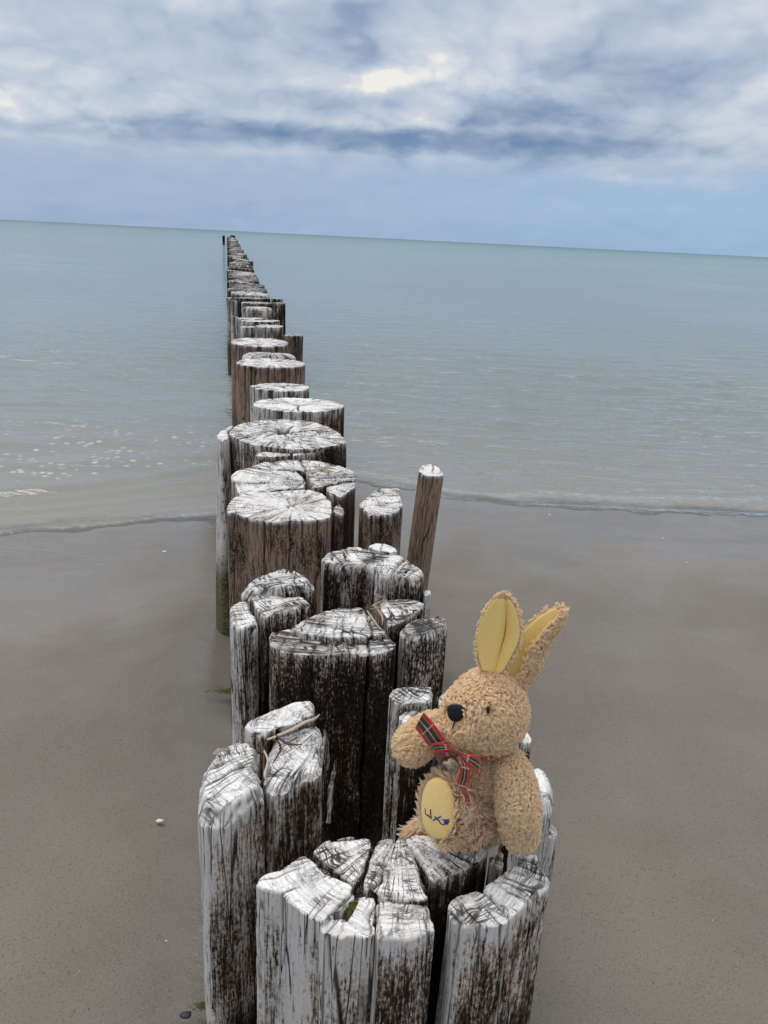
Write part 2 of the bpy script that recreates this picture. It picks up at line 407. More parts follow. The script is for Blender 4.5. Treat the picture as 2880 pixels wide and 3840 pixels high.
Zw = (wave * sstep(d_w, -0.05, 0.5) * 1.0 + ridge) * fade + rip
foam = left * sstep(d_w, 0.55, 0.75) * (1 - sstep(d_w, 1.1, 2.2)) * sstep(-X, 0.55, 1.3)
lip = np.exp(-((d_w - 0.03 - 0.3 * off) / 0.014) ** 2) + 0.55 * np.exp(-((d_w - 0.20 - off) / 0.03) ** 2) * (1 - left) + 0.3 * np.exp(-((d_w - 0.10 - .6 * off) / 0.05) ** 2)
sea = mesh_obj('sea_water', np.stack([X, Y, Zw], -1).reshape(-1, 3), grid_faces(len(ys), len(xs), False), mat_water(),
               attrs={'depth': (dep + Zw).ravel(), 'foam': foam.ravel(), 'lip': np.clip(lip, 0, 1).ravel()})
tag(sea, 'calm shallow grey green sea with small ripples', kind='structure')

# ------------------------------------------------------------------ weathered wood
def mat_wood():
    m, n, out = new_mat('weathered_timber')
    pc = n.attr('pc'); sz = n.attr('sz'); ma = n.attr('ma'); mb = n.attr('mb')
    cth, sth, r = n.sep(pc); s, dep, seed = n.sep(sz)
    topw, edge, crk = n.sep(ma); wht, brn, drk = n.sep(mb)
    wz = n.sep(n.add('ShaderNodeNewGeometry').outputs['Position'])[2]
    sk = n.m('ADD', seed, n.m('MULTIPLY', n.add('ShaderNodeObjectInfo').outputs['Random'], 37.0))
    # ---- sides: everything runs with the grain
    def sv(a, b): return n.comb(n.m('MULTIPLY', s, a), n.m('MULTIPLY', dep, b), sk)
    grain = n.noise(sv(560, 30), 1.0, 4, 0.70)
    fine = n.noise(sv(1100, 90), 1.0, 3, 0.6)
    patch = n.noise(sv(20, 8), 1.0, 6, 0.68)
    mold = n.noise(sv(380, 170), 1.0, 4, 0.74)
    stre = n.noise(sv(70, 2.2), 1.0, 3, 0.55)
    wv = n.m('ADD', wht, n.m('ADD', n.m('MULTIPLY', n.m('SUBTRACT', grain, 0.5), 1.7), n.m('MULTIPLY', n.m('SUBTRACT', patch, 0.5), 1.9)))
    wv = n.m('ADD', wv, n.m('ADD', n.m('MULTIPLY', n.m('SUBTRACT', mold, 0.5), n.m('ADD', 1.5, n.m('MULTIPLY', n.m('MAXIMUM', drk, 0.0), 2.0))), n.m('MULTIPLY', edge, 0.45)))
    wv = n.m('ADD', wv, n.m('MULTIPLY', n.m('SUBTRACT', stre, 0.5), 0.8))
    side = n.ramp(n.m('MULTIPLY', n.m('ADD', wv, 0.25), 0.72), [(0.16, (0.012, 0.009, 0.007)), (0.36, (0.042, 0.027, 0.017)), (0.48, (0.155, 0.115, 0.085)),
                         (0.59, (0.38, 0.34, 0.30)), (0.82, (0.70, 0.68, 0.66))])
    side = n.mix(n.m('MULTIPLY', n.ss(n.noise(sv(12, 9), 1.0, 3, .6), 0.45, 0.66, 0.0, 0.85), n.ss(wv, 0.45, 0.85, 1.0, 0.15)), side, n.mix(1.0, side, (0.80, 0.64, 0.50), 'MULTIPLY'))
    side = n.mix(n.ss(n.m('ADD', grain, n.m('MULTIPLY', n.m('SUBTRACT', mold, 0.5), 0.35)), 0.30, 0.43, 0.88, 0.0), side, (0.035, 0.026, 0.019))
    chk = n.voro(n.comb(n.m('ADD', n.m('MULTIPLY', s, 95), n.m('MULTIPLY', stre, 0.9)), n.m('ADD', n.m('MULTIPLY', dep, 4.5), sk), 0), 1.0, 'DISTANCE_TO_EDGE')
    chk = n.m('MULTIPLY', n.ss(chk, 0.008, n.m('ADD', 0.014, n.m('MULTIPLY', grain, 0.045)), 1.0, 0.0), n.ss(n.noise(sv(30, 14), 1.0, 2), 0.40, 0.58))
    side = n.mix(n.m('MULTIPLY', chk, 0.93), side, (0.014, 0.010, 0.008))
    side = n.mix(n.ss(fine, 0.62, 0.74, 0.0, 0.35), side, (0.55, 0.52, 0.48))
    bcol = n.mix(n.ss(grain, 0.33, 0.62), (0.12, 0.070, 0.044), (0.42, 0.30, 0.225))
    bcol = n.mix(n.ss(stre, 0.4, 0.7), bcol, n.mix(0.5, bcol, (0.33, 0.27, 0.23)))
    bdk = n.ss(n.m('ADD', n.m('ADD', n.m('MULTIPLY', mold, 0.6), n.m('MULTIPLY', patch, 0.75)), n.m('ADD', n.m('MULTIPLY', drk, 0.25), 0.08)), 0.71, 0.88)
    bcol = n.mix(n.m('MULTIPLY', bdk, 0.93), bcol, (0.016, 0.011, 0.008))
    bcol = n.mix(n.ss(edge, 0.45, 0.95), bcol, (0.55, 0.52, 0.50))
    bcol = n.mix(n.m('MULTIPLY', chk, 0.85), bcol, (0.03, 0.02, 0.014))
    side = n.mix(brn, side, bcol)
    # ---- end grain
    wob = n.m('MULTIPLY', n.m('SUBTRACT', n.noise(n.comb(n.m('MULTIPLY', cth, 3), n.m('MULTIPLY', sth, 3), n.m('MULTIPLY', r, 25)), 1.0, 2), 0.5), 0.012)
    rw = n.m('ADD', r, wob)
    ring = n.noise(n.comb(n.m('MULTIPLY', rw, 330), n.m('ADD', n.m('MULTIPLY', cth, 1.6), sk), n.m('MULTIPLY', sth, 1.6)), 1.0, 3, 0.6)
    th = n.m('ARCTAN2', sth, cth)
    jw = n.noise(n.comb(n.m('MULTIPLY', cth, 5), n.m('ADD', n.m('MULTIPLY', sth, 5), sk), n.m('MULTIPLY', r, 40)), 1.0, 3, 0.6, 0.0, col=True)
    jx, jy, _j = n.sep(jw)
    ringc = n.voro(n.comb(n.m('ADD', n.m('MULTIPLY', rw, 170), n.m('MULTIPLY', jx, 1.2)), n.m('ADD', n.m('MULTIPLY', th, 1.7), sk), 0), 1.0, 'DISTANCE_TO_EDGE')
    rad = n.voro(n.comb(n.m('ADD', n.m('MULTIPLY', th, 11), n.m('MULTIPLY', jy, 1.5)), n.m('ADD', n.m('MULTIPLY', r, 9), sk), 0), 1.0, 'DISTANCE_TO_EDGE', rand=0.8)
    radf = n.noise(n.comb(n.m('MULTIPLY', cth, 70), n.m('ADD', n.m('MULTIPLY', sth, 70), sk), n.m('MULTIPLY', rw, 22)), 1.0, 2, 0.5)
    tp = n.noise(n.comb(n.m('MULTIPLY', n.m('MULTIPLY', cth, r), 17), n.m('MULTIPLY', n.m('MULTIPLY', sth, r), 17), sk), 1.0, 5, 0.65)
    mold2 = n.noise(n.comb(n.m('MULTIPLY', n.m('MULTIPLY', cth, r), 420), n.m('MULTIPLY', n.m('MULTIPLY', sth, r), 420), sk), 1.0, 3, 0.7)
    lichen = n.m('ADD', n.m('MULTIPLY', drk, 0.9), n.m('MULTIPLY', n.m('SUBTRACT', tp, 0.5), 1.5))
    lk = n.ss(lichen, -0.1, 0.6)
    ld1 = n.m('MULTIPLY', n.ss(ringc, n.m('ADD', 0.0, n.m('MULTIPLY', lk, 0.10)), n.m('ADD', 0.05, n.m('MULTIPLY', lk, 0.16)), 1.0, 0.0), n.ss(jy, 0.36, 0.56))
    rfine = n.voro(n.comb(n.m('ADD', n.m('MULTIPLY', rw, 360), n.m('MULTIPLY', jx, 1.0)), n.m('ADD', n.m('MULTIPLY', th, 4.0), sk), 3.0), 1.0, 'DISTANCE_TO_EDGE')
    ld6 = n.m('MULTIPLY', n.ss(rfine, 0.0, 0.11, 1.0, 0.0), n.ss(n.m('ADD', jy, n.m('MULTIPLY', lichen, 0.3)), 0.46, 0.62))
    net = n.ss(lichen, -0.32, 0.22)
    ld2 = n.m('MULTIPLY', n.m('MULTIPLY', n.ss(rad, 0.018, n.m('ADD', 0.030, n.m('MULTIPLY', jy, 0.045)), 1.0, 0.0), n.ss(jx, 0.36, 0.54)), net)
    ld1 = n.m('MULTIPLY', ld1, net)
    ld3 = n.m('MULTIPLY', n.ss(n.m('ADD', ring, n.m('MULTIPLY', n.m('SUBTRACT', mold2, 0.5), 0.5)), 0.33, 0.43, 1.0, 0.0), n.ss(lichen, -0.05, 0.4))
    ld4 = n.m('MULTIPLY', n.ss(n.m('ADD', radf, n.m('MULTIPLY', n.m('SUBTRACT', mold2, 0.5), 0.4)), 0.31, 0.38, 1.0, 0.0), n.ss(lichen, 0.0, 0.5))
    ld5 = n.ss(n.m('ADD', n.m('ADD', lichen, n.m('MULTIPLY', n.m('SUBTRACT', mold2, 0.5), 1.3)), n.m('MULTIPLY', n.m('SUBTRACT', ring, 0.5), 0.9)), 0.54, 0.70)
    lines = n.m('MAXIMUM', n.m('MAXIMUM', n.m('MULTIPLY', ld1, 0.93), n.m('MULTIPLY', ld2, 0.97)), n.m('MAXIMUM', n.m('MULTIPLY', ld3, 0.65), n.m('MULTIPLY', ld4, 0.6)))
    lines = n.m('MAXIMUM', n.m('MAXIMUM', lines, n.m('MULTIPLY', ld6, 0.72)), n.m('MULTIPLY', ld5, 0.96))
    tcol = n.mix(n.ss(ring, 0.35, 0.65), (0.70, 0.68, 0.655), (0.90, 0.89, 0.875))
    tcol = n.mix(n.ss(tp, 0.52, 0.72, 0.0, 0.45), tcol, (0.47, 0.42, 0.36))
    tcol = n.mix(n.ss(n.m('ADD', n.m('MULTIPLY', ring, 0.5), n.m('MULTIPLY', tp, 0.5)), 0.38, 0.48, 0.18, 0.0), tcol, (0.40, 0.37, 0.34))
    tcol = n.mix(n.ss(mold2, 0.32, 0.44, 0.7, 0.0), tcol, (0.25, 0.225, 0.20))
    tcol = n.mix(lines, tcol, (0.013, 0.010, 0.008))
    tcol = n.mix(n.m('MULTIPLY', brn, 0.10), tcol, (0.40, 0.31, 0.25))
    col = n.mix(topw, side, tcol)
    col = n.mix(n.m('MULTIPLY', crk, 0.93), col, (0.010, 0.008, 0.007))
    # ---- green algae and wet dark zone near the water line
    alg = n.m('SUBTRACT', n.m('ADD', n.m('MULTIPLY', n.m('SUBTRACT', patch, 0.5), 0.22), 0.30), wz)
    alg = n.m('ADD', alg, n.m('MULTIPLY', n.m('SUBTRACT', grain, 0.5), 0.10))
    acol = n.mix(n.ss(mold, 0.35, 0.65), (0.030, 0.027, 0.010), (0.16, 0.145, 0.045))
    col = n.mix(n.ss(alg, 0.0, 0.12, 0.0, 0.93), col, acol)
    # ---- relief
    hs = n.m('ADD', n.m('MULTIPLY', grain, 0.0024), n.m('ADD', n.m('MULTIPLY', mold, 0.0009), n.m('MULTIPLY', chk, -0.0016)))
    ht = n.m('ADD', n.m('MULTIPLY', lines, -0.0010), n.m('ADD', n.m('MULTIPLY', ring, 0.00012), n.m('ADD', n.m('MULTIPLY', tp, 0.0008), n.m('MULTIPLY', mold2, 0.0010))))
    h = n.m('ADD', n.m('MULTIPLY', n.m('SUBTRACT', 1.0, topw), hs), n.m('MULTIPLY', topw, ht))
    nb = n.bump(h, 0.85, 1.0)
    principled(n, out, col, n.ss(alg, 0.0, 0.15, 0.92, 0.6), 0.12, nb)
    return m
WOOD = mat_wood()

def chaikin(p, k=2, w=0.12):
    for _ in range(k):
        q_ = np.roll(p, -1, 0)
        p = np.stack([p * (1 - w) + q_ * w, p * w + q_ * (1 - w)], 1).reshape(-1, 2)
    return p
def resample(p, nseg):
    q_ = np.vstack([p, p[:1]]); L = np.r_[0, np.cumsum(np.hypot(*np.diff(q_, axis=0).T))]
    t = np.linspace(0, L[-1], nseg, endpoint=False)
    return np.stack([np.interp(t, L, q_[:, 0]), np.interp(t, L, q_[:, 1])], 1), t, L[-1]

_seed = [0]
def timber(poly, z, zbot, pith, res, base, vis=0.15, grad=(0, 0), wht=0.45, brn=0.0, drk=0.15, fall=1.2, inset=-0.0006,
           bev=0.0026, ncrack=1.0, cdepth=1.0, lean=(0, 0), tmin=0.2, flare=0.0, cham=0.0, rough=1.0, soft=1, bleach=0.32, star=()):
    """vertices, faces and attributes of one upright piece of a weathered log: worn end grain on top, checked sides"""
    _seed[0] += 1; sd_ = _seed[0]; rg = np.random.default_rng(sd_ * 7 + 3)
    poly = np.asarray(poly, float)[:, :2]
    ar = 0.5 * np.sum(poly[:, 0] * np.roll(poly[:, 1], -1) - np.roll(poly[:, 0], -1) * poly[:, 1])
    if ar < 0: poly = poly[::-1]
    poly = chaikin(poly, soft)
    per = np.sum(np.hypot(*(np.roll(poly, -1, 0) - poly).T))
    nc = int(max(20, per / res))
    p, s, per = resample(poly, nc)
    tan = np.roll(p, -1, 0) - np.roll(p, 1, 0); tan /= np.linalg.norm(tan, axis=1)[:, None] + 1e-9
    inn = np.stack([-tan[:, 1], tan[:, 0]], 1)
    wobl = fbm(p[:, 0] * 60, p[:, 1] * 60, sd_, 3, sd_) * 0.0007 * rough + fbm(p[:, 0] * 14, p[:, 1] * 14, sd_, 2, sd_ + 5) * 0.0009 * rough
    p = p + inn * (inset + wobl)[:, None]
    cen = p.mean(0)
    a2 = np.cross(p, np.roll(p, -1, 0)); 
    if abs(a2.sum()) > 1e-9:
        cen = ((p + np.roll(p, -1, 0)) * a2[:, None]).sum(0) / (3 * a2.sum())
    rmean = np.hypot(*(p - cen).T).mean()
    nt = int(np.clip(rmean / (res * 1.15), 5, 70))
    tt = np.linspace(0.985, 0, nt, endpoint=False) ** 1.0            # inset fraction, centre to rim
    bevs = bev * (1 + 0.35 * fbm(s * 90, s * 0, sd_, 2, sd_ + 9))
    nb_ = 5 if res < 0.004 else 3
    side_d = [bev]; step = res * 2.2
    while side_d[-1] < vis: side_d.append(side_d[-1] + step)
    bot = z - zbot
    while side_d[-1] < bot: step *= 1.4; side_d.append(side_d[-1] + step)
    side_d[-1] = max(bot, bev * 2)
    side_d = np.array(side_d)
    rows = []; tw = []; dd = []; inn_k = []
    rad = np.hypot(*(p - cen).T)
    for t in tt:                                                     # top
        ins = bevs + t * (rad - bevs)
        rows.append(cen + (p - cen) * (1 - ins / rad)[:, None]); tw.append(1.0); dd.append(np.zeros(nc)); inn_k.append(0)
    for k in range(1, nb_ + 1):                                      # worn rim
        a = k / (nb_ + 1) * math.pi / 2
        ins = bevs * (1 - math.sin(a))
        rows.append(cen + (p - cen) * (1 - ins / rad)[:, None]); tw.append(max(0, 1 - k / (nb_ + 1) * 1.25)); dd.append(bevs * (1 - math.cos(a))); inn_k.append(k / (nb_ + 1))
    for d_ in side_d:
        rows.append(p - inn * (flare * d_)); tw.append(0.0); dd.append(np.full(nc, d_)); inn_k.append(1)
    P = np.stack(rows); D = np.stack(dd); TW = np.array(tw)[:, None] * np.ones(nc); K = np.array(inn_k)[:, None] * np.ones(nc)
    nr = len(P)
    S = s[None, :] * np.ones((nr, 1))
    PX, PY = P[..., 0], P[..., 1]
    zt = z + grad[0] * (PX - cen[0]) + grad[1] * (PY - cen[1])
    # worn top
    topn = fbm(PX * 38, PY * 38, sd_, 3, sd_ + 3) * 0.0011 * rough + fbm(PX * 160, PY * 160, sd_, 2, sd_ + 4) * 0.00035 * rough
    if cham: topn = topn - cham * sstep(1 - np.hypot(PX - cen[0], PY - cen[1]) / (rad[None, :] + 1e-6), 0.25, 0.0) ** 1.5
    pv = np.stack([PX - pith[0], PY - pith[1]], -1); rp = np.hypot(pv[..., 0], pv[..., 1]) + 1e-6
    ringz = fbm(rp * 260 + 0.6 * fbm(PX * 30, PY * 30, 0, 2, sd_), rp * 0, sd_, 2, sd_ + 6) * 0.00012 * rough
    H = (topn + ringz) * np.clip(TW + 0.3, 0, 1)
    # checks (cracks) that run from the rim towards the pith and down the side
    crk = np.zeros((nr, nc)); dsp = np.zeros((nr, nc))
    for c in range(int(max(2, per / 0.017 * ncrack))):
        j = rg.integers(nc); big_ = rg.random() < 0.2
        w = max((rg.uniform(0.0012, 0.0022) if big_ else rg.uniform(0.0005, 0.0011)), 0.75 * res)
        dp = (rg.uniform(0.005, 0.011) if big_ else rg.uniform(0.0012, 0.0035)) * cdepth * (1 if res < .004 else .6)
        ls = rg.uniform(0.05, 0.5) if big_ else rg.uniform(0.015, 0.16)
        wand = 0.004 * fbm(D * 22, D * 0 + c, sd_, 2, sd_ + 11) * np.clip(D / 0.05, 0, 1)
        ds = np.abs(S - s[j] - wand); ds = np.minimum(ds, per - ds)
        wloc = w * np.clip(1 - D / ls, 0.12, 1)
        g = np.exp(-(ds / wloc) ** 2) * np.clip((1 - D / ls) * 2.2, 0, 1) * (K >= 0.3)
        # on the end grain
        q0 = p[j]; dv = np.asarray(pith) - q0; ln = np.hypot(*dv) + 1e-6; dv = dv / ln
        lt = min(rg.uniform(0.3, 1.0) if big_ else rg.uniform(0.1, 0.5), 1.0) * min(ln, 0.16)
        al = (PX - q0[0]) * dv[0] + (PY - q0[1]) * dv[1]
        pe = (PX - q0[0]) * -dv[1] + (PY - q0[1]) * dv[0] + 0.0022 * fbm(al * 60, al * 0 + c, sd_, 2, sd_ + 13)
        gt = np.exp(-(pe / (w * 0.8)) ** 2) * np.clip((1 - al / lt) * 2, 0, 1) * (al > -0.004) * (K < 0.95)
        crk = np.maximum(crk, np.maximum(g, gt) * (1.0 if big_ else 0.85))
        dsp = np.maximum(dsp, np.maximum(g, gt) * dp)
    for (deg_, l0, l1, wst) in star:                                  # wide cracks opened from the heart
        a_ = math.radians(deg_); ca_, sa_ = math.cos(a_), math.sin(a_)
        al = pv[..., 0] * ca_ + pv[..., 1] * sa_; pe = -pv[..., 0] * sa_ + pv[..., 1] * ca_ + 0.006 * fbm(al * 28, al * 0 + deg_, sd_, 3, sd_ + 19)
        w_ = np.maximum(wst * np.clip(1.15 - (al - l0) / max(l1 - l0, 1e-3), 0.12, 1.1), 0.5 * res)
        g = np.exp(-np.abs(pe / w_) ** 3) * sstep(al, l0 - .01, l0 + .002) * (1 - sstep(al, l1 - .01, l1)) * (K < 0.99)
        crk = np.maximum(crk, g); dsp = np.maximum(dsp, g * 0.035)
    # fibres on the sides
    fib = fbm(S * 420, D * 8, sd_, 3, sd_ + 15) * 0.0007 + fbm(S * 90, D * 5, sd_, 2, sd_ + 16) * 0.0010
    fib = fib * rough * (K > 0.5) * (0.35 + 0.65 * sstep(D, 0.004, 0.03))
    push = fib + np.minimum(dsp, .012) * np.where(K >= 1, 1.0, K * 0.45)
    PX = PX + inn[None, :, 0] * push; PY = PY + inn[None, :, 1] * push
    PZ = zt - D + H - dsp * np.where(TW > 0.99, 0.40, TW * 0.3)
    PX = PX + lean[0] * (PZ - z); PY = PY + lean[1] * (PZ - z)
    V = np.stack([PX, PY, PZ], -1)
    V[-1, :, 2] = zbot
    c0 = np.array([[*(V[0].mean(0))]])
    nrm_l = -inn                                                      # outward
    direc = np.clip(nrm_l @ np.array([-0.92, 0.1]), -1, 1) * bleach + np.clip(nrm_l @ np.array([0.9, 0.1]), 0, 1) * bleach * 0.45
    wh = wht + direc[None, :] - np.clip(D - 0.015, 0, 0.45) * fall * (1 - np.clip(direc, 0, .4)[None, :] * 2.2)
    edge = np.where(K > 0, np.exp(-np.maximum(D - bev * 0.5, 0) / 0.009), 1.0)
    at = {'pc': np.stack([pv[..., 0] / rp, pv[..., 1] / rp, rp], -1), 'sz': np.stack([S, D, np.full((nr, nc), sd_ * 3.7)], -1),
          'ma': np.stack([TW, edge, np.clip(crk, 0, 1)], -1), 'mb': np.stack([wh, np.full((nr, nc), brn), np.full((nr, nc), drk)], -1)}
    F = grid_faces(nr, nc, True)[:, ::-1]
    V2 = V.reshape(-1, 3); 
    fan = np.stack([np.full(nc, len(V2)), np.arange(nc), (np.arange(nc) + 1) % nc, np.full(nc, len(V2))], -1)
    attrs = {k: np.vstack([a.reshape(-1, 3), a[0].mean(0)[None]]) for k, a in at.items()}
    V2 = np.vstack([V2, c0]) - np.asarray(base)[None]
    faces = [tuple(f) for f in F.tolist()] + [tuple(f[:3]) for f in fan.tolist()]
    return V2, F, fan[:, :3], attrs

def build_mesh(name, V, F, fan, attrs, mat):
    me = bpy.data.meshes.new(name)
    nq, ntri = len(F), len(fan)
    me.vertices.add(len(V)); me.vertices.foreach_set('co', V.astype(np.float32).ravel())
    me.loops.add(nq * 4 + ntri * 3)
    me.loops.foreach_set('vertex_index', np.r_[F.ravel(), fan.ravel()].astype(np.int32))
    me.polygons.add(nq + ntri)
    me.polygons.foreach_set('loop_start', np.r_[np.arange(nq) * 4, nq * 4 + np.arange(ntri) * 3].astype(np.int32))
    me.update(calc_edges=True)
    me.polygons.foreach_set('use_smooth', np.ones(nq + ntri, dtype=bool))
    for k_, a in attrs.items():
        at = me.attributes.new(k_, 'FLOAT_VECTOR', 'POINT'); at.data.foreach_set('vector', a.astype(np.float32).ravel())
    me.materials.append(mat)
    return me

CROPS = {'4': (760, 1700, 1.659), '5': (780, 2000, 1.659), '7': (700, 2560, 1.728), '8': (900, 3080, 1.276), '3': (760, 1300, 2.765),
         'k': (1800, 2600, 3.16), '9': (820, 1100, 4.608), '6': (1400, 2180, 2.011)}
def px(crop, pts):
    a, b, k = CROPS[crop]
    return [(a + x / k, b + y / k) for x, y in pts]
ZT = 0.57
GROUP = 'weathered timber posts of the groyne'
def post(label, parts, zb=-0.15, name='groyne_post', group=GROUP):
    """parts: list of (crop, outline of the top, z, pith point, settings)"""
    polys = []
    for (crop, pts, z, pith, kw) in parts:
        g = kw.get('grad', (0, 0))
        uv = px(crop, pts)
        ref = np.mean([on_z(u, v, z)[:2] for u, v in uv], 0)
        polys.append([on_z(u, v, z, g[0], g[1], ref)[:2] for u, v in uv])
    allp = np.vstack([np.array(p) for p in polys])
    bx, by = allp.mean(0)
    base = (bx, by, float(sand_z(np.array([bx]), np.array([by]))[0]))
    single = len(parts) == 1
    root = None if single else empty(name, base, label, 'post', group)
    for (crop, pts, z, pith, kw), poly in zip(parts, polys):
        kw = dict(kw); pname = kw.pop('name', 'log_wedge'); pl = kw.pop('label', None)
        pw = on_z(*px(crop, [pith])[0], z)[:2] if pith is not None else poly and np.mean(poly, 0)
        dist = math.hypot(*np.mean(poly, 0)); dist = math.hypot(dist, CAM_Z - z)
        res = kw.pop('res', max(0.0011, dist / 760 * 1.35))
        me = build_mesh(pname if not single else name, *timber(poly, z, kw.pop('zbot', zb), pw, res, base, **kw), WOOD)
        o = bpy.data.objects.new(pname if not single else name, me)
        if single:
            o.location = base; link(o); tag(o, label, 'post', group); root = o
        else:
            link(o, root)
            if pl: o['label'] = pl
    return root

# ---- the big split log in front
FP = (760, 40)
post('big whitened log split into wedges, nearest of all, with the rabbit on it', [
    ('8', [(78, 300), (95, 275), (125, 248), (212, 222), (300, 160), (345, 185), (400, 245), (540, 312), (545, 360), (510, 400), (410, 468), (385, 480), (300, 440), (205, 340), (110, 320)], ZT, FP,
     dict(wht=.74, fall=1.2, drk=.05, vis=.13, ncrack=1.5, res=.0009)),
    ('8', [(385, 490), (430, 478), (510, 470), (545, 430), (570, 352), (650, 365), (640, 560), (520, 548), (490, 560), (400, 530)], ZT - .004, FP, dict(wht=.76, fall=3.6, drk=.06, vis=.13, ncrack=1.4, res=.0009)),
    ('8', [(656, 366), (760, 375), (880, 385), (905, 420), (938, 515), (890, 545), (800, 566), (648, 562)], ZT - .002, FP, dict(wht=.76, fall=4.2, drk=.06, vis=.13, ncrack=1.4, res=.0009)),
    ('8', [(685, 87), (780, 85), (800, 120), (830, 190), (882, 325), (886, 368), (760, 365), (650, 345), (598, 310), (612, 250), (640, 165), (660, 112)], ZT + .002, FP, dict(wht=.1, drk=.08, vis=.08, fall=4, bleach=0, inset=-.0012)),
    ('8', [(350, 140), (400, 95), (520, 65), (630, 90), (625, 130), (590, 215), (560, 300), (540, 298), (460, 235), (390, 178)], ZT - .005, FP, dict(wht=.1, drk=.16, vis=.08, fall=4, bleach=0, inset=-.0012)),
    ('8', [(795, 90), (850, 65), (960, 72), (1030, 85), (1060, 62), (1150, 75), (1172, 110), (1170, 145), (1130, 192), (1040, 232), (970, 272), (918, 282), (890, 230), (865, 190), (822, 130)], ZT, FP,
     dict(wht=.2, drk=.02, vis=.14, fall=4.2, bleach=0, inset=-.0012)),
    ('8', [(1002, 390), (1045, 350), (1145, 330), (1195, 360), (1240, 395), (1280, 440), (1272, 478), (1180, 492), (1062, 502), (1012, 450)], ZT - .004, FP, dict(wht=.72, fall=3.4, drk=.05, vis=.14, ncrack=1.4, res=.0009)),
    ('8', [(1160, 318), (1250, 245), (1330, 195), (1338, 160), (1420, 150), (1434, 205), (1486, 285), (1475, 322), (1400, 372), (1300, 452), (1286, 440), (1240, 385), (1200, 350)], ZT, FP, dict(wht=.72, fall=2.6, drk=.05, vis=.14, ncrack=1.4, res=.0009)),
    ('8', [(180, 330), (330, 205), (430, 140), (640, 112), (860, 112), (900, 250), (896, 490), (650, 535), (430, 462)], ZT - .014, FP, dict(name='log_core', wht=-.4, drk=.75, fall=2, vis=.03, rough=2.5, bleach=0)),
    ('8', [(1188, 180), (1200, 166), (1222, 172), (1218, 190), (1196, 196)], ZT - .012, FP, dict(name='splinter', res=.0011, bev=.002, wht=.8, fall=1.0, vis=.1, ncrack=.3)),
    ('8', [(1214, 214), (1236, 192), (1258, 196), (1250, 212), (1224, 224)], ZT - .014, FP, dict(name='splinter', res=.0011, bev=.002, wht=.6, fall=2.0, vis=.1, ncrack=.3)),
    ('8', [(1222, 158), (1240, 140), (1262, 150), (1250, 168)], ZT - .02, FP, dict(name='splinter', res=.0011, bev=.002, wht=.3, fall=2.0, vis=.1, ncrack=.3)),
])
# ---- split log left of it
leftlog = post('split white log with a rounded top and seaweed in its crack', [
    ('7', [(78, 760), (82, 640), (120, 510), (200, 405), (280, 365), (345, 338), (420, 352), (468, 400), (458, 480), (440, 530), (482, 585), (498, 690), (430, 715), (350, 790), (280, 835), (200, 870), (120, 880), (84, 830)], ZT + .012, (900, 300),
     dict(wht=.80, fall=1.5, drk=.03, vis=.3, cham=.012, bev=.010, ncrack=1.4, res=.0011)),
    ('7', [(520, 660), (505, 600), (525, 520), (540, 420), (585, 330), (700, 280), (830, 248), (862, 275), (885, 400), (868, 560), (820, 605), (760, 600), (700, 645), (640, 685), (560, 692)], ZT + .012, (900, 300),
     dict(wht=.62, fall=1.8, drk=.0, vis=.24, grad=(0.0, .16), cham=.006, bev=.005)),
    ('7', [(372, 292), (400, 252), (550, 172), (680, 130), (800, 114), (832, 145), (842, 205), (780, 228), (700, 258), (575, 300), (510, 335), (430, 322)], ZT + .028, (900, 300),
     dict(wht=.5, fall=5, drk=-.05, vis=.12, grad=(.08, .1))),
])
for nm_, pts in enumerate([[(892, 300, .010), (905, 360, .0), (910, 440, -.012), (905, 560, -.03)], [(966, 505, .012), (955, 580, .0), (935, 660, -.012), (925, 800, -.035)],
                         [(948, 590, .0), (935, 700, -.015), (920, 900, -.05)], [(900, 310, .008), (884, 420, -.006), (890, 600, -.03)]]):
    W_ = np.array([on_z(*px('7', [(x, y)])[0], ZT + .012 + dz_) for x, y, dz_ in pts])
    t_ = np.linspace(0, 1, 14); c_ = np.stack([np.interp(t_, np.linspace(0, 1, len(W_)), W_[:, k]) for k in range(3)], 1)
    r_ = np.interp(t_, [0, .15, 1], [.0006, .0016, .0026]) * (1 + .3 * np.sin(t_ * 17 + nm_))
    a_ = np.linspace(0, 2 * math.pi, 7, endpoint=False)
    V_ = (c_[:, None, :] + r_[:, None, None] * np.stack([np.cos(a_), .5 * np.sin(a_) - .1, .4 * np.sin(a_)], 1)[None]).reshape(-1, 3)
    k_ = len(V_); one = np.ones(k_)
    mesh_obj('splinter', V_ - np.array(leftlog.location), grid_faces(14, 7, True), WOOD, leftlog,
             attrs={'pc': np.stack([one, one * 0, one * .1], 1), 'sz': np.stack([np.tile(a_, 14) * .002, np.repeat(t_, 7) * .06, one * nm_], 1),
                    'ma': np.zeros((k_, 3)), 'mb': np.stack([one * .5, one * 0, one * 0], 1)})
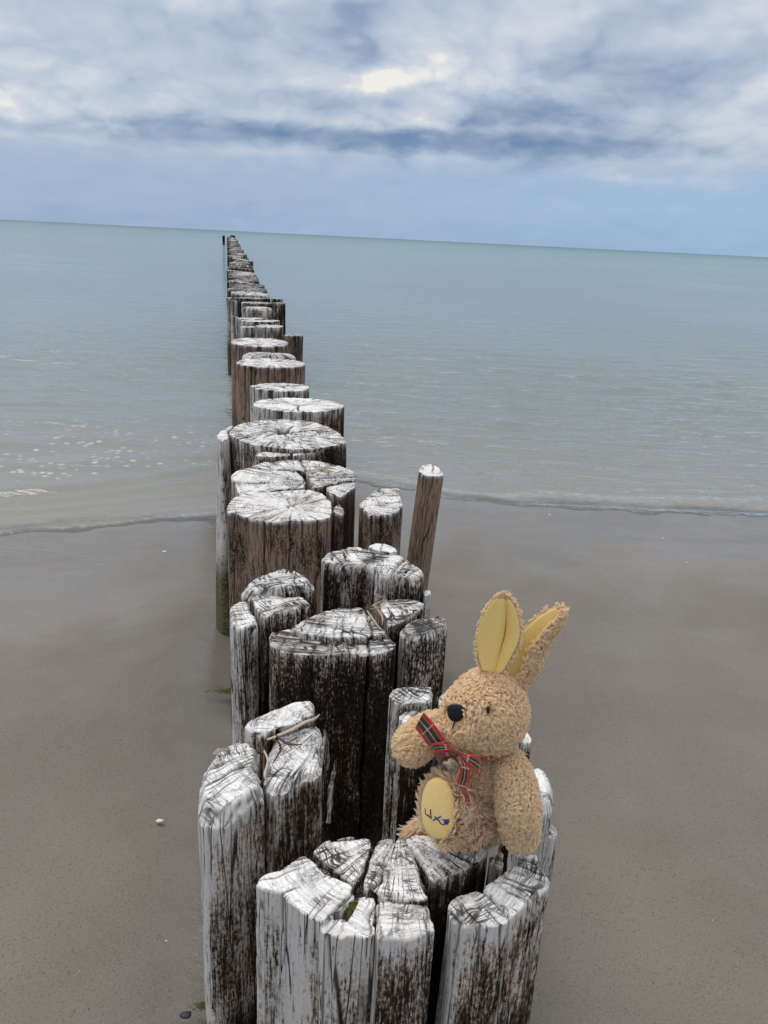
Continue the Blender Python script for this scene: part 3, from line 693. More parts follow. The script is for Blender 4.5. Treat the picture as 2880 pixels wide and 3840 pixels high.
# ---- posts behind and beside the rabbit
post('narrow pale post with a smooth rounded top, right behind the rabbit arm', [
    ('k', [(560, 850), (600, 832), (700, 828), (800, 880), (862, 980), (882, 1100), (872, 1290), (800, 1335), (690, 1320), (560, 1330), (470, 1180), (480, 960)], ZT - .005, (200, 1000), dict(wht=.75, fall=.8, drk=-.15, vis=.25, bev=.012, cham=.012)),
    ('k', [(810, 1560), (850, 1545), (890, 1590), (898, 1660), (870, 1700), (820, 1690)], ZT - .052, (200, 1000), dict(name='splinter', wht=.8, fall=.6, drk=-.15, vis=.15, res=.0012)),
])
post('thin broken post showing between the rabbit head and the smooth pale post', [
    ('k', [(380, 560), (440, 430), (520, 388), (602, 535), (592, 568), (500, 580)], ZT + .004, (100, 600), dict(wht=.5, fall=2, drk=-.1, vis=.14, bev=.003))])
post('small striped post peeping out behind the rabbit nose', [
    ('5', [(1432, 1060), (1445, 1005), (1475, 985), (1560, 975), (1580, 1040), (1500, 1075)], ZT - .01, (1300, 900), dict(wht=.45, fall=2, drk=.2, vis=.1))])
post('narrow striped post with a stepped top behind the raised rabbit paw', [
    ('5', [(1126, 1010), (1150, 964), (1250, 950), (1392, 955), (1398, 985), (1390, 1045), (1250, 1055), (1180, 1066)], ZT, (1700, 700), dict(wht=.42, fall=3.4, drk=.22, vis=.3)),
    ('5', [(1182, 1130), (1230, 1092), (1372, 1086), (1380, 1130), (1340, 1170), (1215, 1190)], ZT - .01, (1700, 700), dict(wht=.45, fall=3.8, drk=.1, vis=.3)),
])
# ---- dark trapezoid post in the middle
post('broad post with a blackened weathered face and stepped ring pattern top, centre of the pile', [
    ('5', [(520, 588), (640, 518), (800, 464), (960, 460), (990, 505), (1112, 612), (1000, 642), (760, 642), (600, 622)], ZT + .006, (880, 60), dict(wht=.3, drk=.30, fall=4, vis=.05)),
    ('5', [(386, 640), (402, 610), (490, 600), (640, 545), (800, 500), (960, 500), (1080, 600), (1168, 682), (1162, 725), (1000, 762), (850, 742), (600, 762), (450, 726), (390, 692)], ZT - .003, (880, 60),
     dict(wht=.24, drk=.52, fall=1.3, vis=.42, bleach=.2, cdepth=1.4)),
])
post('pale post with a white left flank, left of the blackened centre post', [
    ('5', [(136, 455), (152, 430), (230, 405), (248, 418), (270, 470), (302, 520), (306, 562), (200, 592), (152, 562), (138, 490)], ZT, (900, 420), dict(wht=.62, drk=.0, fall=1.0, vis=.35, bev=.008)),
    ('5', [(274, 404), (310, 390), (430, 385), (480, 395), (590, 390), (632, 432), (625, 460), (520, 474), (400, 506), (350, 526), (322, 496), (296, 450)], ZT, (900, 300), dict(wht=.3, drk=.24, fall=2.6, vis=.2)),
])
post('low rounded greyish post in front of the tall brown log', [
    ('5', [(208, 330), (260, 270), (350, 235), (470, 205), (540, 215), (622, 246), (664, 292), (656, 325), (560, 330), (420, 340), (330, 352), (270, 372), (214, 362)], ZT - .004, (600, 560), dict(wht=.42, drk=.2, fall=2.4, vis=.14, bev=.012, cham=.01))])
post('squat grey post with curved ring lines right of the tall brown log', [
    ('5', [(704, 142), (740, 115), (850, 86), (920, 76), (1000, 92), (1090, 118), (1200, 130), (1300, 190), (1346, 250), (1320, 285), (1200, 275), (1062, 252), (1042, 222), (1000, 195), (905, 202), (850, 196), (790, 186), (718, 180)], ZT, (1000, 420),
     dict(wht=.36, drk=.22, fall=2.0, vis=.22, bev=.009, cdepth=1.3)),
    ('5', [(995, 78), (1040, 62), (1110, 68), (1172, 95), (1180, 118), (1100, 112), (1010, 92)], ZT + .006, (1000, 420), dict(wht=.6, drk=-.05, fall=3, vis=.06)),
    ('5', [(1336, 372), (1350, 346), (1388, 358), (1386, 382), (1345, 390)], ZT - .028, (1000, 420), dict(name='splinter', wht=.9, drk=-.1, fall=.6, vis=.15, bev=.002)),
])
post('sunken wedge of split post with dry straw on it, behind the blackened centre post', [
    ('5', [(1086, 416), (1180, 408), (1300, 415), (1342, 432), (1336, 468), (1250, 522), (1170, 562), (1112, 585), (1100, 520), (1072, 480)], ZT - .002, (1000, 200), dict(wht=.3, drk=.28, fall=3, vis=.1))])
post('mottled post with a black stained top right of the blackened centre post', [
    ('5', [(1192, 605), (1240, 550), (1330, 515), (1400, 520), (1445, 503), (1482, 525), (1492, 582), (1400, 622), (1330, 642), (1250, 655), (1200, 635)], ZT - .002, (1000, 300), dict(wht=.46, drk=.75, fall=1.5, vis=.3, bev=.006))])
# ---- brown logs and stakes
post('tall brown round log with a pale flat top and split off right edge', [
    ('4', [(150, 330), (190, 270), (280, 245), (450, 235), (640, 222), (740, 240), (800, 300), (806, 330), (788, 402), (700, 417), (400, 427), (300, 407), (220, 372), (158, 367)], ZT, (560, 330),
     dict(wht=.4, brn=1, drk=-.10, fall=1, vis=.3, bev=.0025, cdepth=.6, star=[(62, -.005, .07, .0022), (118, 0, .05, .0016), (215, .03, .09, .0013)])),
    ('4', [(808, 335), (850, 312), (880, 342), (876, 372), (812, 368)], ZT - .003, (560, 330), dict(wht=.4, brn=.9, drk=.3, fall=1, vis=.3, bev=.004)),
])
post('wide log with a broken cracked top, behind the tall brown log', [
    ('4', [(176, 135), (230, 98), (300, 92), (460, 108), (590, 112), (636, 165), (640, 205), (550, 217), (360, 242), (225, 252), (206, 192), (178, 155)], ZT, (650, 170), dict(wht=.5, brn=.4, drk=.0, vis=.1, fall=3, cdepth=1.3, star=[(200, .0, .13, .003), (168, .02, .1, .003), (235, .01, .06, .003)])),
    ('4', [(292, 86), (380, 55), (560, 38), (602, 42), (640, 112), (590, 106), (460, 100)], ZT + .003, (650, 170), dict(wht=.5, drk=.12, vis=.06, fall=3)),
    ('4', [(606, 40), (740, 50), (900, 90), (946, 118), (948, 168), (870, 172), (770, 198), (690, 216), (665, 150)], ZT + .001, (650, 170), dict(wht=.4, drk=.16, vis=.1, fall=5)),
    ('4', [(770, 204), (870, 182), (950, 178), (952, 205), (870, 268), (830, 264), (782, 240)], ZT - .004, (650, 170), dict(wht=.3, drk=.12, vis=.3, fall=3, brn=.3)),
])
post('short wedge shaped stake with a sloping pale top beside the tall brown log', [
    ('4', [(976, 312), (1085, 216), (1225, 210), (1230, 270), (1246, 322), (1180, 378), (1032, 392), (1024, 366), (986, 338)], ZT, (700, 300), dict(wht=.4, brn=1, drk=.1, fall=1, vis=.25, bev=.003, cdepth=.8))])
post('slim leaning square stake standing apart on the right', [
    ('4', [(1350, 88), (1365, 74), (1420, 66), (1470, 90), (1506, 136), (1440, 142), (1370, 134), (1346, 112)], ZT + .005, (1430, 200), dict(wht=.4, brn=1, drk=-.6, fall=1, vis=.35, bev=.0015, lean=(.065, 0), soft=1, ncrack=.8, cdepth=.35, rough=.6))],
     name='wooden_stake')
post('round log with a star shaped crack and a mossy slab on its left flank', [
    ('3', [(270, 895), (330, 825), (440, 780), (620, 756), (850, 750), (1080, 765), (1250, 810), (1400, 880), (1482, 960), (1496, 992), (1440, 1012), (1300, 1034), (1150, 1056), (900, 1062), (640, 1034), (450, 994), (330, 936)], ZT, (830, 890),
     dict(wht=.34, drk=.10, fall=2, vis=.15, ncrack=1.0, cdepth=1.4, star=[(20, 0, .09, .006), (75, 0, .07, .007), (128, -.01, .12, .004), (185, 0, .16, .004), (235, 0, .08, .006), (300, 0, .13, .004), (345, .01, .14, .003), (270, -.03, .03, .016)])),
    ('3', [(144, 915), (170, 880), (280, 822), (325, 818), (262, 880), (266, 905), (278, 942), (200, 975), (150, 942)], ZT, (830, 890), dict(wht=.85, drk=-.2, fall=.2, vis=.5, flare=.03, bev=.006)),
    ('3', [(545, 1132), (560, 1104), (640, 1092), (760, 1094), (900, 1096), (906, 1128), (700, 1138)], ZT - .012, (830, 890), dict(wht=.5, drk=.1, fall=4, vis=.1)),
    ('3', [(935, 1110), (960, 1086), (1100, 1072), (1260, 1060), (1265, 1085), (1100, 1105), (945, 1130)], ZT - .01, (830, 890), dict(wht=.5, drk=.1, fall=4, vis=.1)),
])

# ---- the logs further out: round in plan
def round_poly(uL, uR, vF, z, aspect=1.0, seed=0, irr=0.06):
    uc = (uL + uR) / 2
    F = on_z(uc, vF, z); h = np.array([F[0], F[1]]); d = np.linalg.norm(h)
    dep = np.dot(F - CAMP, FWD)
    r = (uR - uL) / 2 * dep / FPX
    dirn = h / d; ctr = h + dirn * r * aspect
    a = np.linspace(0, 2 * math.pi, 40, endpoint=False)
    rr = 1 + irr * fbm(np.cos(a) * 1.6, np.sin(a) * 1.6, seed, 2, seed)
    perp = np.array([dirn[1], -dirn[0]])
    return ctr, r, ctr + (np.cos(a) * rr * r)[:, None] * perp + (np.sin(a) * rr * r * aspect)[:, None] * dirn
def round_post(label, u0, u1, vF, z=ZT, crop='9', extra=(), name='groyne_post', aspect=1.0, **kw):
    a, b, k = CROPS[crop]
    ctr, r, poly = round_poly(a + u0 / k, a + u1 / k, b + vF / k, z, aspect, _seed[0] + 1)
    base = (ctr[0], ctr[1], 0.0)
    dist = math.hypot(np.hypot(*ctr), CAM_Z - z); res = max(0.002, dist / 760 * 1.4)
    dz_kw = dict(vis=.3, fall=1.6); dz_kw.update(kw)
    if not extra:
        o = bpy.data.objects.new(name, build_mesh(name, *timber(poly, z, -0.5, ctr, res, base, **dz_kw), WOOD))
        o.location = base; link(o); return tag(o, label, 'post', GROUP)
    root = empty(name, base, label, 'post', GROUP)
    link(bpy.data.objects.new('log_core', build_mesh('log_core', *timber(poly, z, -0.5, ctr, res, base, **dz_kw), WOOD)), root)
    for (e0, e1, ev, ez, ekw) in extra:
        c2, r2, p2 = round_poly(a + e0 / k, a + e1 / k, b + ev / k, ez, ekw.pop('aspect', 1.0), _seed[0] + 1)
        d2 = dict(dz_kw); d2.update(ekw)
        link(bpy.data.objects.new('log_slab', build_mesh('log_slab', *timber(p2, ez, -0.5, ctr, res, base, **d2), WOOD)), root)
    return root
round_post('pale log with a curling crack and clean white rim just beyond the star cracked log', 590, 1660 * 1.31, 2050, drk=-.2, wht=.62, aspect=.75, star=[(170, .0, .1, .005), (20, -.01, .09, .005), (280, .0, .12, .004), (140, .05, .13, .004)])
round_post('bright log with a white left slab beyond the curling crack log', 600, 1575, 1690, star=[(300, -.01, .12, .004), (150, .0, .12, .004), (60, 0, .07, .002)], drk=-.1, wht=.62, aspect=.8,
           extra=[(545, 720, 1612, ZT + .003, dict(aspect=.7, wht=.9, fall=.2))])
round_post('brown log with a flat white oval top and a dark notch in its face', 300, 1522, 1282, brn=1, drk=-.15, wht=.5, aspect=.85, star=[(275, .07, .16, .006), (190, .03, .1, .003)])
round_post('low lumpy greyish log squeezed between the two brown oval topped logs', 420, 1335, 1085, z=ZT - .004, drk=.16, wht=.5, aspect=.6, bev=.02, cham=.01)
round_post('brown log with a three way cracked pale top and mossy foot in the water', 186, 1232, 920, brn=.85, drk=-.1, wht=.5, aspect=1.15, star=[(250, 0, .16, .004), (180, 0, .15, .004), (330, 0, .13, .005)])
round_post('slender brown stake standing on the right of the row in the water', 1135, 1462, 730, brn=.9, drk=.12, wht=.5, aspect=.55, bev=.004)
round_post('log split into two white capped halves with a dark gap between', 640, 1126, 590, wht=.62, drk=.02, extra=[(372, 632, 590, ZT, dict(aspect=1.0)), (890, 1022, 690, ZT - .045, dict(aspect=.5, brn=.8))])
round_post('log with a thin clean white disc top and a lower step on its right', 372, 990, 492, wht=.5, drk=-.1, aspect=.7, extra=[(800, 1060, 478, ZT - .006, dict(aspect=.7))])
round_post('mottled log with swirling white rings and pale left slab over the water', 300, 810, 452, z=ZT + .004, wht=.55, drk=.12, aspect=.7, extra=[(212, 330, 400, ZT - .002, dict(aspect=.8, wht=.9))])
round_post('log with a bright rounded top and white right flank over the water', 405, 935, 258, z=ZT + .0, wht=.7, drk=.05, aspect=.7, bev=.02)
round_post('dark low log with worn brown top between the tall side slabs', 390, 935, 178, z=ZT - .01, wht=.3, drk=.35, aspect=.8)
round_post('tall pale slab on the left edge of the row with a lower slab beside', 132, 240, 76, z=ZT + .008, wht=.8, drk=0, fall=.5, aspect=.8, extra=[(212, 332, 134, ZT - .004, dict(aspect=.6, wht=.75))])
round_post('tall two layered slab on the right edge of the row with a black inner face', 930, 1155, 168, z=ZT - .005, wht=.35, drk=.1, aspect=.5, extra=[(905, 1118, 96, ZT + .008, dict(aspect=.5, wht=.45))])
round_post('wide black log closing the near stretch of the row', 285, 905, 96, z=ZT, wht=.12, drk=.5, aspect=.6)

# ---- the long far stretch: low meshes shared between many posts
variants = []
for i in range(8):
    a = np.linspace(0, 2 * math.pi, 28, endpoint=False)
    rr = 0.155 * (1 + 0.13 * fbm(np.cos(a) * 1.5, np.sin(a) * 1.5, i * 3.3, 2, 50 + i))
    poly = np.stack([np.cos(a) * rr, np.sin(a) * rr * 0.95], 1)
    args = timber(poly, 0.57, -0.6, (0.02, 0.03), 0.011, (0, 0, 0), vis=.2, wht=[.30, .1, .45, .0, .2, .5, .12, .05][i], brn=[.3, .6, .2, .5, .7, .1, .5, .6][i], drk=[.3, .5, .15, .7, .4, .1, .5, .7][i],
                  fall=2.0, bev=.014, grad=(random.uniform(-.1, .1), random.uniform(-.1, .1)))
    variants.append(build_mesh('far_groyne_post', *args, WOOD))
edge_px = [(6.2, 1000), (7.4, 992), (8.4, 968), (10.4, 955), (12.8, 950), (16, 936), (23, 910), (34, 898), (70, 881)]
dist = 6.35; k = 0
while dist < 66 and k < 190:
    uL = 858 - 4 * min(1, (dist - 6) / 20)
    uR = np.interp(dist, [e[0] for e in edge_px], [e[1] for e in edge_px])
    fL = ray(uL, 1000); fR = ray(uR, 1000)
    aL = math.atan2(fL[0], fL[1]); aR = math.atan2(fR[0], fR[1])
    r = 0.155
    xl, xr = math.tan(aL) * dist + r, math.tan(aR) * dist - r
    f = random.random() if k % 3 else 0.5
    if xr < xl: xr = xl
    x = xl + (xr - xl) * f
    o = bpy.data.objects.new('groyne_post', variants[(k * 5 + random.randrange(3)) % 8])
    o.location = (x, dist, random.gauss(0, 0.016) + (0.02 if random.random() < .15 else 0) + (.02 if dist < 9 else 0.0))
    o.rotation_euler = (random.uniform(-.03, .03), random.uniform(-.03, .03), random.uniform(0, 6.28))
    sc_ = random.uniform(.92, 1.12); o.scale = (sc_, sc_, 1)
    link(o); tag(o, 'dark worn groyne post in the long far stretch of the row out at sea', 'post', GROUP)
    dist += random.uniform(0.29, 0.36); k += 1
def end_post(u, vtop, d, r, label):
    dd = ray(u, 1000); x = dd[0] / dd[1] * d
    pt = CAMP + ray(u, vtop) * (d / ray(u, vtop)[1])
    a = np.linspace(0, 2 * math.pi, 20, endpoint=False)
    poly = np.stack([x + np.cos(a) * r, d + np.sin(a) * r], 1)
    o = bpy.data.objects.new('marker_post', build_mesh('marker_post', *timber(poly, pt[2], -0.6, (x, d), .02, (x, d, 0), wht=.0, drk=.5, vis=.3), WOOD))
    o.location = (x, d, 0); link(o); tag(o, label, 'post', GROUP)
end_post(841, 883.5, 62, .10, 'black lone post standing left of the far seaward end of the row')
end_post(874, 883, 64, .20, 'thick dark post at the very seaward end of the row')
end_post(860, 889, 60, .14, 'dark post just in front of the thick post at the seaward end')
# ------------------------------------------------------------------ plush rabbit
def mat_plain(name, col, rough=0.85, spec=0.2, var=0.0, scale=300, bumpd=0.0, **kw):
    m, n, out = new_mat(name)
    pos = n.add('ShaderNodeTexCoord').outputs['Object']
    nz = n.noise(pos, scale, 3, 0.6)
    c = n.mix(nz, tuple(x * (1 - var) for x in col), tuple(min(1, x * (1 + var)) for x in col))
    nb = n.bump(nz, 0.6, bumpd) if bumpd else None
    principled(n, out, c, rough, spec, nb, **kw)
    return m
PLUSH = mat_plain('plush_backing', (0.66, 0.46, 0.26), 0.95, 0.05, 0.2, 500)
LINING = mat_plain('yellow_felt', (0.99, 0.70, 0.27), 0.95, 0.05, 0.10, 900, 0.0006)
SOLE = mat_plain('yellow_sole_felt', (0.92, 0.66, 0.28), 0.95, 0.05, 0.14, 700, 0.0008)
BLACK = mat_plain('black_felt', (0.012, 0.012, 0.016), 0.8, 0.25, 0.5, 900, 0.0006)
THREAD = mat_plain('blue_thread', (0.035, 0.05, 0.26), 0.7, 0.2, 0.3, 900)
DTHREAD = mat_plain('dark_thread', (0.05, 0.055, 0.11), 0.7, 0.2, 0.3, 900)
def mat_fur(name='curly_plush_fur', pale=0.0):
    m, n, out = new_mat(name)
    hi = n.add('ShaderNodeHairInfo')
    rnd, icp = hi.outputs['Random'], hi.outputs['Intercept']
    pos = n.add('ShaderNodeNewGeometry').outputs['Position']
    c = n.mix(rnd, (0.86, 0.645, 0.40), (0.96, 0.81, 0.59))
    c = n.mix(n.ss(n.noise(pos, 60, 2), 0.4, 0.7, 0.0, 0.5), c, (0.92, 0.72, 0.47))
    c = n.mix(n.ss(icp, 0.0, 0.5, 0.18, 0.0), c, (0.55, 0.36, 0.19))
    c = n.mix(n.ss(icp, 0.45, 1.0, 0.0, 0.5), c, (0.95, 0.80, 0.58))
    if pale: c = n.mix(pale, c, (0.95, 0.80, 0.66))
    bs = principled(n, out, c, 0.75, 0.12)
    tl = n.add('ShaderNodeBsdfTranslucent'); n.put(tl.inputs['Color'], c)
    mxs = n.add('ShaderNodeMixShader'); mxs.inputs[0].default_value = 0.33
    n.l.new(bs.outputs[0], mxs.inputs[1]); n.l.new(tl.outputs[0], mxs.inputs[2]); n.l.new(mxs.outputs[0], out.inputs[0])
    return m
FUR = mat_fur()
PALEFUR = mat_fur('pale_long_fur', 0.55)
P6 = CROPS['6']
def full6(x, y): return P6[0] + x / P6[2], P6[1] + y / P6[2]
pE = on_z(*full6(880, 1935), ZT); D0 = float(np.dot(pE - CAMP, FWD)) + 0.004
PXM = D0 / FPX / P6[2]                       # metres per crop pixel at the rabbit
def dd(y, off=0.0): return D0 - 0.30 * (1950 - y) * PXM + off
def P(x, y, off=0.0): return at_depth(*full6(x, y), dd(y, off))
RB = Vector(P(880, 1950, 0.0)); RB.z = ZT
rabbit = empty('plush_rabbit', RB, 'curly tan plush rabbit with yellow ears, tartan bow and brass bell', 'toy')
RBn = np.array(RB)
CAMV = -FWD

def radial(name, centre, ells, parent, mat=PLUSH, nu=64, nv=40):
    """closed star shaped body round centre, from ellipsoids (x, y, depth offset, rx, ry, rz in crop pixels)"""
    c0 = P(*centre)
    th = np.linspace(0, math.pi, nv)[:, None]; ph = np.linspace(0, 2 * math.pi, nu, endpoint=False)[None, :]
    d = np.stack([np.sin(th) * np.cos(ph), np.cos(th) * np.ones_like(ph), np.sin(th) * np.sin(ph)], -1)
    R = np.full(d.shape[:2], 1e-4)
    pw = 0
    for (x, y, off, rx, ry, rz) in ells:
        e = P(x, y, off) - c0; ec = np.array([e @ RIGHT, e @ UP, e @ CAMV])
        rr = np.array([rx, ry, rz]) * PXM
        dn = d / rr; en = ec / rr
        A = (dn ** 2).sum(-1); B = (dn * en).sum(-1); Cc = (en ** 2).sum() - 1
        disc = B * B - A * Cc
        t = np.where(disc > 0, (B + np.sqrt(np.maximum(disc, 0))) / A, 0)
        pw = pw + np.maximum(t, 0) ** 14
    R = np.maximum(pw, 1e-60) ** (1 / 14)
    V = c0 + R[..., None] * (d[..., :1] * RIGHT + d[..., 1:2] * UP + d[..., 2:] * CAMV)
    F = grid_faces(nv, nu, True)
    o = mesh_obj(name, V.reshape(-1, 3) - RBn, F, mat, parent)
    return o, V.reshape(-1, 3), F
def catmull(pts, n_):
    p = np.array(pts, float); p = np.vstack([2 * p[0] - p[1], p, 2 * p[-1] - p[-2]])
    m_ = len(p) - 3; t = np.linspace(0, m_ - 1e-9, n_); i = t.astype(int); f = (t - i)[:, None]
    a, b, c, d = p[i], p[i + 1], p[i + 2], p[i + 3]
    return 0.5 * (2 * b + (c - a) * f + (2 * a - 5 * b + 4 * c - d) * f ** 2 + (3 * b - a - 3 * c + d) * f ** 3)
def loft_pts(pos, rad, nc=20, caps=True):
    pos = np.asarray(pos); rad = np.asarray(rad)
    T = np.gradient(pos, axis=0); T /= np.linalg.norm(T, axis=1)[:, None] + 1e-12
    if caps:
        a = np.linspace(0, math.pi / 2, 7)[:-1]
        head = [pos[0] - T[0] * rad[0] * math.cos(x) for x in a]; hr = [rad[0] * max(math.sin(x), 0.02) for x in a]
        tail = [pos[-1] + T[-1] * rad[-1] * math.cos(x) for x in a[::-1]]; tr = [rad[-1] * max(math.sin(x), 0.02) for x in a[::-1]]
        pos = np.vstack([head, pos, tail]); rad = np.r_[hr, rad, tr]
        T = np.vstack([np.repeat(T[:1], 6, 0), T, np.repeat(T[-1:], 6, 0)])
    ref = np.array([0.31, -0.2, 0.93])
    e1 = np.cross(T[0], ref); e1 /= np.linalg.norm(e1)
    rows = []; a = np.linspace(0, 2 * math.pi, nc, endpoint=False)
    for k in range(len(pos)):
        e1 = e1 - T[k] * (e1 @ T[k]); e1 /= np.linalg.norm(e1) + 1e-12; e2 = np.cross(T[k], e1)
        rows.append(pos[k] + rad[k] * (np.cos(a)[:, None] * e1 + np.sin(a)[:, None] * e2))
    return np.vstack(rows), grid_faces(len(pos), nc, True)
def loft(name, path, parent, mat=PLUSH, n_=22, nc=28, caps=True):
    q_ = catmull(path, n_)
    pos = np.array([P(x, y, o) for x, y, o, r in q_]); V, F = loft_pts(pos, q_[:, 3] * PXM, nc, caps)
    return mesh_obj(name, V - RBn, F, mat, parent), V, F

def fur(parent, V, F, n_locks, length=0.0086, keep=None, straight=0.0, strands=7, rad=0.00025, seed=0, flow=(0, 0, -1), down=0.35, mat=None):
    """curly locks of fur rooted on the surface V, F"""
    rg = np.random.default_rng(seed + 100)
    tri = np.vstack([F[:, [0, 1, 2]], F[:, [0, 2, 3]]])
    a, b, c = V[tri[:, 0]], V[tri[:, 1]], V[tri[:, 2]]
    nm = np.cross(b - a, c - a); ar = np.linalg.norm(nm, axis=1)
    cen = V.mean(0)
    idx = rg.choice(len(tri), n_locks, p=ar / ar.sum())
    u, w = rg.random(n_locks), rg.random(n_locks); fl = u + w > 1; u[fl], w[fl] = 1 - u[fl], 1 - w[fl]
    root = a[idx] + u[:, None] * (b[idx] - a[idx]) + w[:, None] * (c[idx] - a[idx])
    nr = nm[idx] / (ar[idx][:, None] + 1e-15)
    if keep is not None:
        kk = keep(root, nr); root, nr = root[kk], nr[kk]
    N_ = len(root)
    g = np.asarray(flow, float)[None] + 0.9 * np.stack([vnoise(root[:, 0] * 70, root[:, 1] * 70, root[:, 2] * 70, 71 + i) for i in range(3)], 1) * 1.3 + rg.normal(0, .45, (N_, 3))
    g = g - nr * (g * nr).sum(1)[:, None]; g /= np.linalg.norm(g, axis=1)[:, None] + 1e-9
    e2 = np.cross(nr, g)
    L = length * rg.uniform(0.7, 1.25, N_); turns = rg.uniform(0.7, 1.35, N_) * (1 - straight); cr_ = rg.uniform(0.15, 0.24, N_) * L * (1 - straight * .7)
    ph = rg.uniform(0, 6.28, N_); sg = np.where(rg.random(N_) < .5, 1, -1)
    npt = 8; t = np.linspace(0, 1, npt)
    allp = []; allr = []
    for k in range(strands):
        jit = rg.normal(0, 0.00060, (N_, 3)); jit -= nr * (jit * nr).sum(1)[:, None]
        Ls = L * rg.uniform(0.85, 1.12, N_); pj = ph + rg.normal(0, .22, N_)
        pts = []
        for tt in t:
            lift = (0.62 * tt - 0.30 * tt * tt) * (1 + .5 * straight) if not straight else 0.55 * tt
            lay = down + (1 - down) * tt
            ang = pj + sg * 2 * math.pi * turns * tt
            swirl = (cr_ * min(1, tt * 2.2))[:, None] * (np.cos(ang)[:, None] * e2 + 0.8 * np.sin(ang)[:, None] * nr)
            pts.append(root + jit * (1 - 0.55 * tt) + Ls[:, None] * (nr * lift * 1.1 + g * (tt * lay * 0.75)) + swirl)
        allp.append(np.stack(pts, 1)); r_ = rad * (1 - 0.65 * t ** 1.6)
        allr.append(np.broadcast_to(r_, (N_, npt)))
    Pp = np.concatenate(allp); Rr = np.concatenate(allr)
    hc = bpy.data.hair_curves.new('fur')
    hc.add_curves([npt] * len(Pp))
    hc.attributes['position'].data.foreach_set('vector', (Pp.reshape(-1, 3) - RBn).astype(np.float32).ravel())
    ra = hc.attributes.get('radius') or hc.attributes.new('radius', 'FLOAT', 'POINT')
    ra.data.foreach_set('value', np.ascontiguousarray(Rr).astype(np.float32).ravel())
    hc.materials.append(mat or FUR)
    o = bpy.data.objects.new('fur', hc); link(o, parent); o['kind'] = 'stuff'
    return o
def img6(p):
    """crop position of world points, to keep fur off the felt parts"""
    r = p - CAMP; d = r @ FWD
    return ((r @ RIGHT) / d * FPX + 1440 - P6[0]) * P6[2], (1920 - (r @ UP) / d * FPX - P6[1]) * P6[2]

# head
hoff = 0.004
head, hV, hF = radial('head', (850, 1000, hoff), [(866, 985, hoff, 258, 282, 250), (700, 1080, hoff - .011, 146, 150, 150), (758, 1000, hoff - .004, 205, 200, 190)], rabbit)
def facing(nr): return nr @ CAMV > 0.0
def keep_head(p, nr):
    x, y = img6(p); f = facing(nr)
    nose_ = ((x - 630) / 84) ** 2 + ((y - 1000) / 88) ** 2 < 1
    eye_ = ((x - 868) / 46) ** 2 + ((y - 972) / 56) ** 2 < 1
    return ~(f & (nose_ | eye_))
fur(head, hV, hF, 7400, .0078, keep_head, seed=1, flow=(0.25, 0.0, -0.6))
def surf_off(V, x, y):
    """depth offset of the body surface seen at a crop position"""
    X_, Y_ = img6(V); d = (V - CAMP) @ FWD
    w = np.exp(-((X_ - x) ** 2 + (Y_ - y) ** 2) / (2 * 22 ** 2)); near = d < np.median(d)
    i = np.argmin(np.where(near, (X_ - x) ** 2 + (Y_ - y) ** 2, 1e12))
    return d[i] - dd(y)
no = surf_off(hV, 625, 1000)
th = np.linspace(0, math.pi, 20)[:, None]; ph = np.linspace(0, 2 * math.pi, 28, endpoint=False)[None, :]
def sgnpow(a, e): return np.sign(a) * np.abs(a) ** e
nx = sgnpow(np.sin(th), .8) * sgnpow(np.cos(ph), .75); ny = sgnpow(np.sin(th), .8) * sgnpow(np.sin(ph), .75); nz = np.cos(th) * np.ones_like(ph)
cN = P(622, 992, no - .002)
Vn = cN + PXM * ((nx * 58 * (1 + 0.22 * ny) + 0.10 * ny * 58 - nz * 12)[..., None] * RIGHT + (ny * 60 + nz * 10)[..., None] * UP + (nz * 34 - nx * -18)[..., None] * CAMV)
mesh_obj('nose', Vn.reshape(-1, 3) - RBn, grid_faces(20, 28, True), BLACK, head)
eo = surf_off(hV, 865, 970)
cE = P(865, 970, eo - .0042)
Ve = cE + PXM * ((np.sin(th) * np.cos(ph) * 13)[..., None] * RIGHT + (np.sin(th) * np.sin(ph) * 27 )[..., None] * UP + (np.cos(th) * np.ones_like(ph) * 14)[..., None] * CAMV)
mesh_obj('eye', Ve.reshape(-1, 3) - RBn, grid_faces(20, 28, True), BLACK, head)
mo = surf_off(hV, 605, 1100)
loft('mouth', [(614, 1055, no - .002, 4), (606, 1080, mo - .0025, 5), (598, 1105, mo - .0022, 4), (592, 1122, mo - .0015, 2)], head, BLACK, 12, 8)

# torso, limbs
torso, tV, tF = radial('torso', (855, 1640, .016), [(860, 1690, .020, 185, 265, 190), (855, 1440, .011, 172, 200, 165)], rabbit)
fur(torso, tV, tF, 5400, .0078, seed=2, flow=(0, 0, -.9))
al, aV, aF = loft('arm', [(640, 1150, .006, 78), (520, 1105, -.001, 92), (400, 1155, -.006, 110), (300, 1232, -.009, 116)], rabbit)
fur(al, aV, aF, 3200, .0074, seed=3, flow=(-.7, 0, -.5))
pH = on_z(*full6(1110, 2050), ZT + .004); offH = float(np.dot(pH - CAMP, FWD)) - dd(2050)
ar_, rV, rF = loft('arm', [(1005, 1335, .002, 84), (1065, 1480, offH * .4 - .008, 110), (1092, 1690, offH * .8 - .010, 130), (1106, 1890, offH - .002, 112)], rabbit)
fur(ar_, rV, rF, 4200, .0074, seed=4, flow=(.1, 0, -.9))
leg, lV, lF = radial('leg', (590, 1740, -.024), [(535, 1708, -.034, 128, 215, 100), (680, 1810, -.016, 165, 125, 130), (550, 1825, -.026, 115, 110, 105)], rabbit)
so_c = (490, 1716)
SO = min(surf_off(lV, 490, 1716), surf_off(lV, 520, 1650))
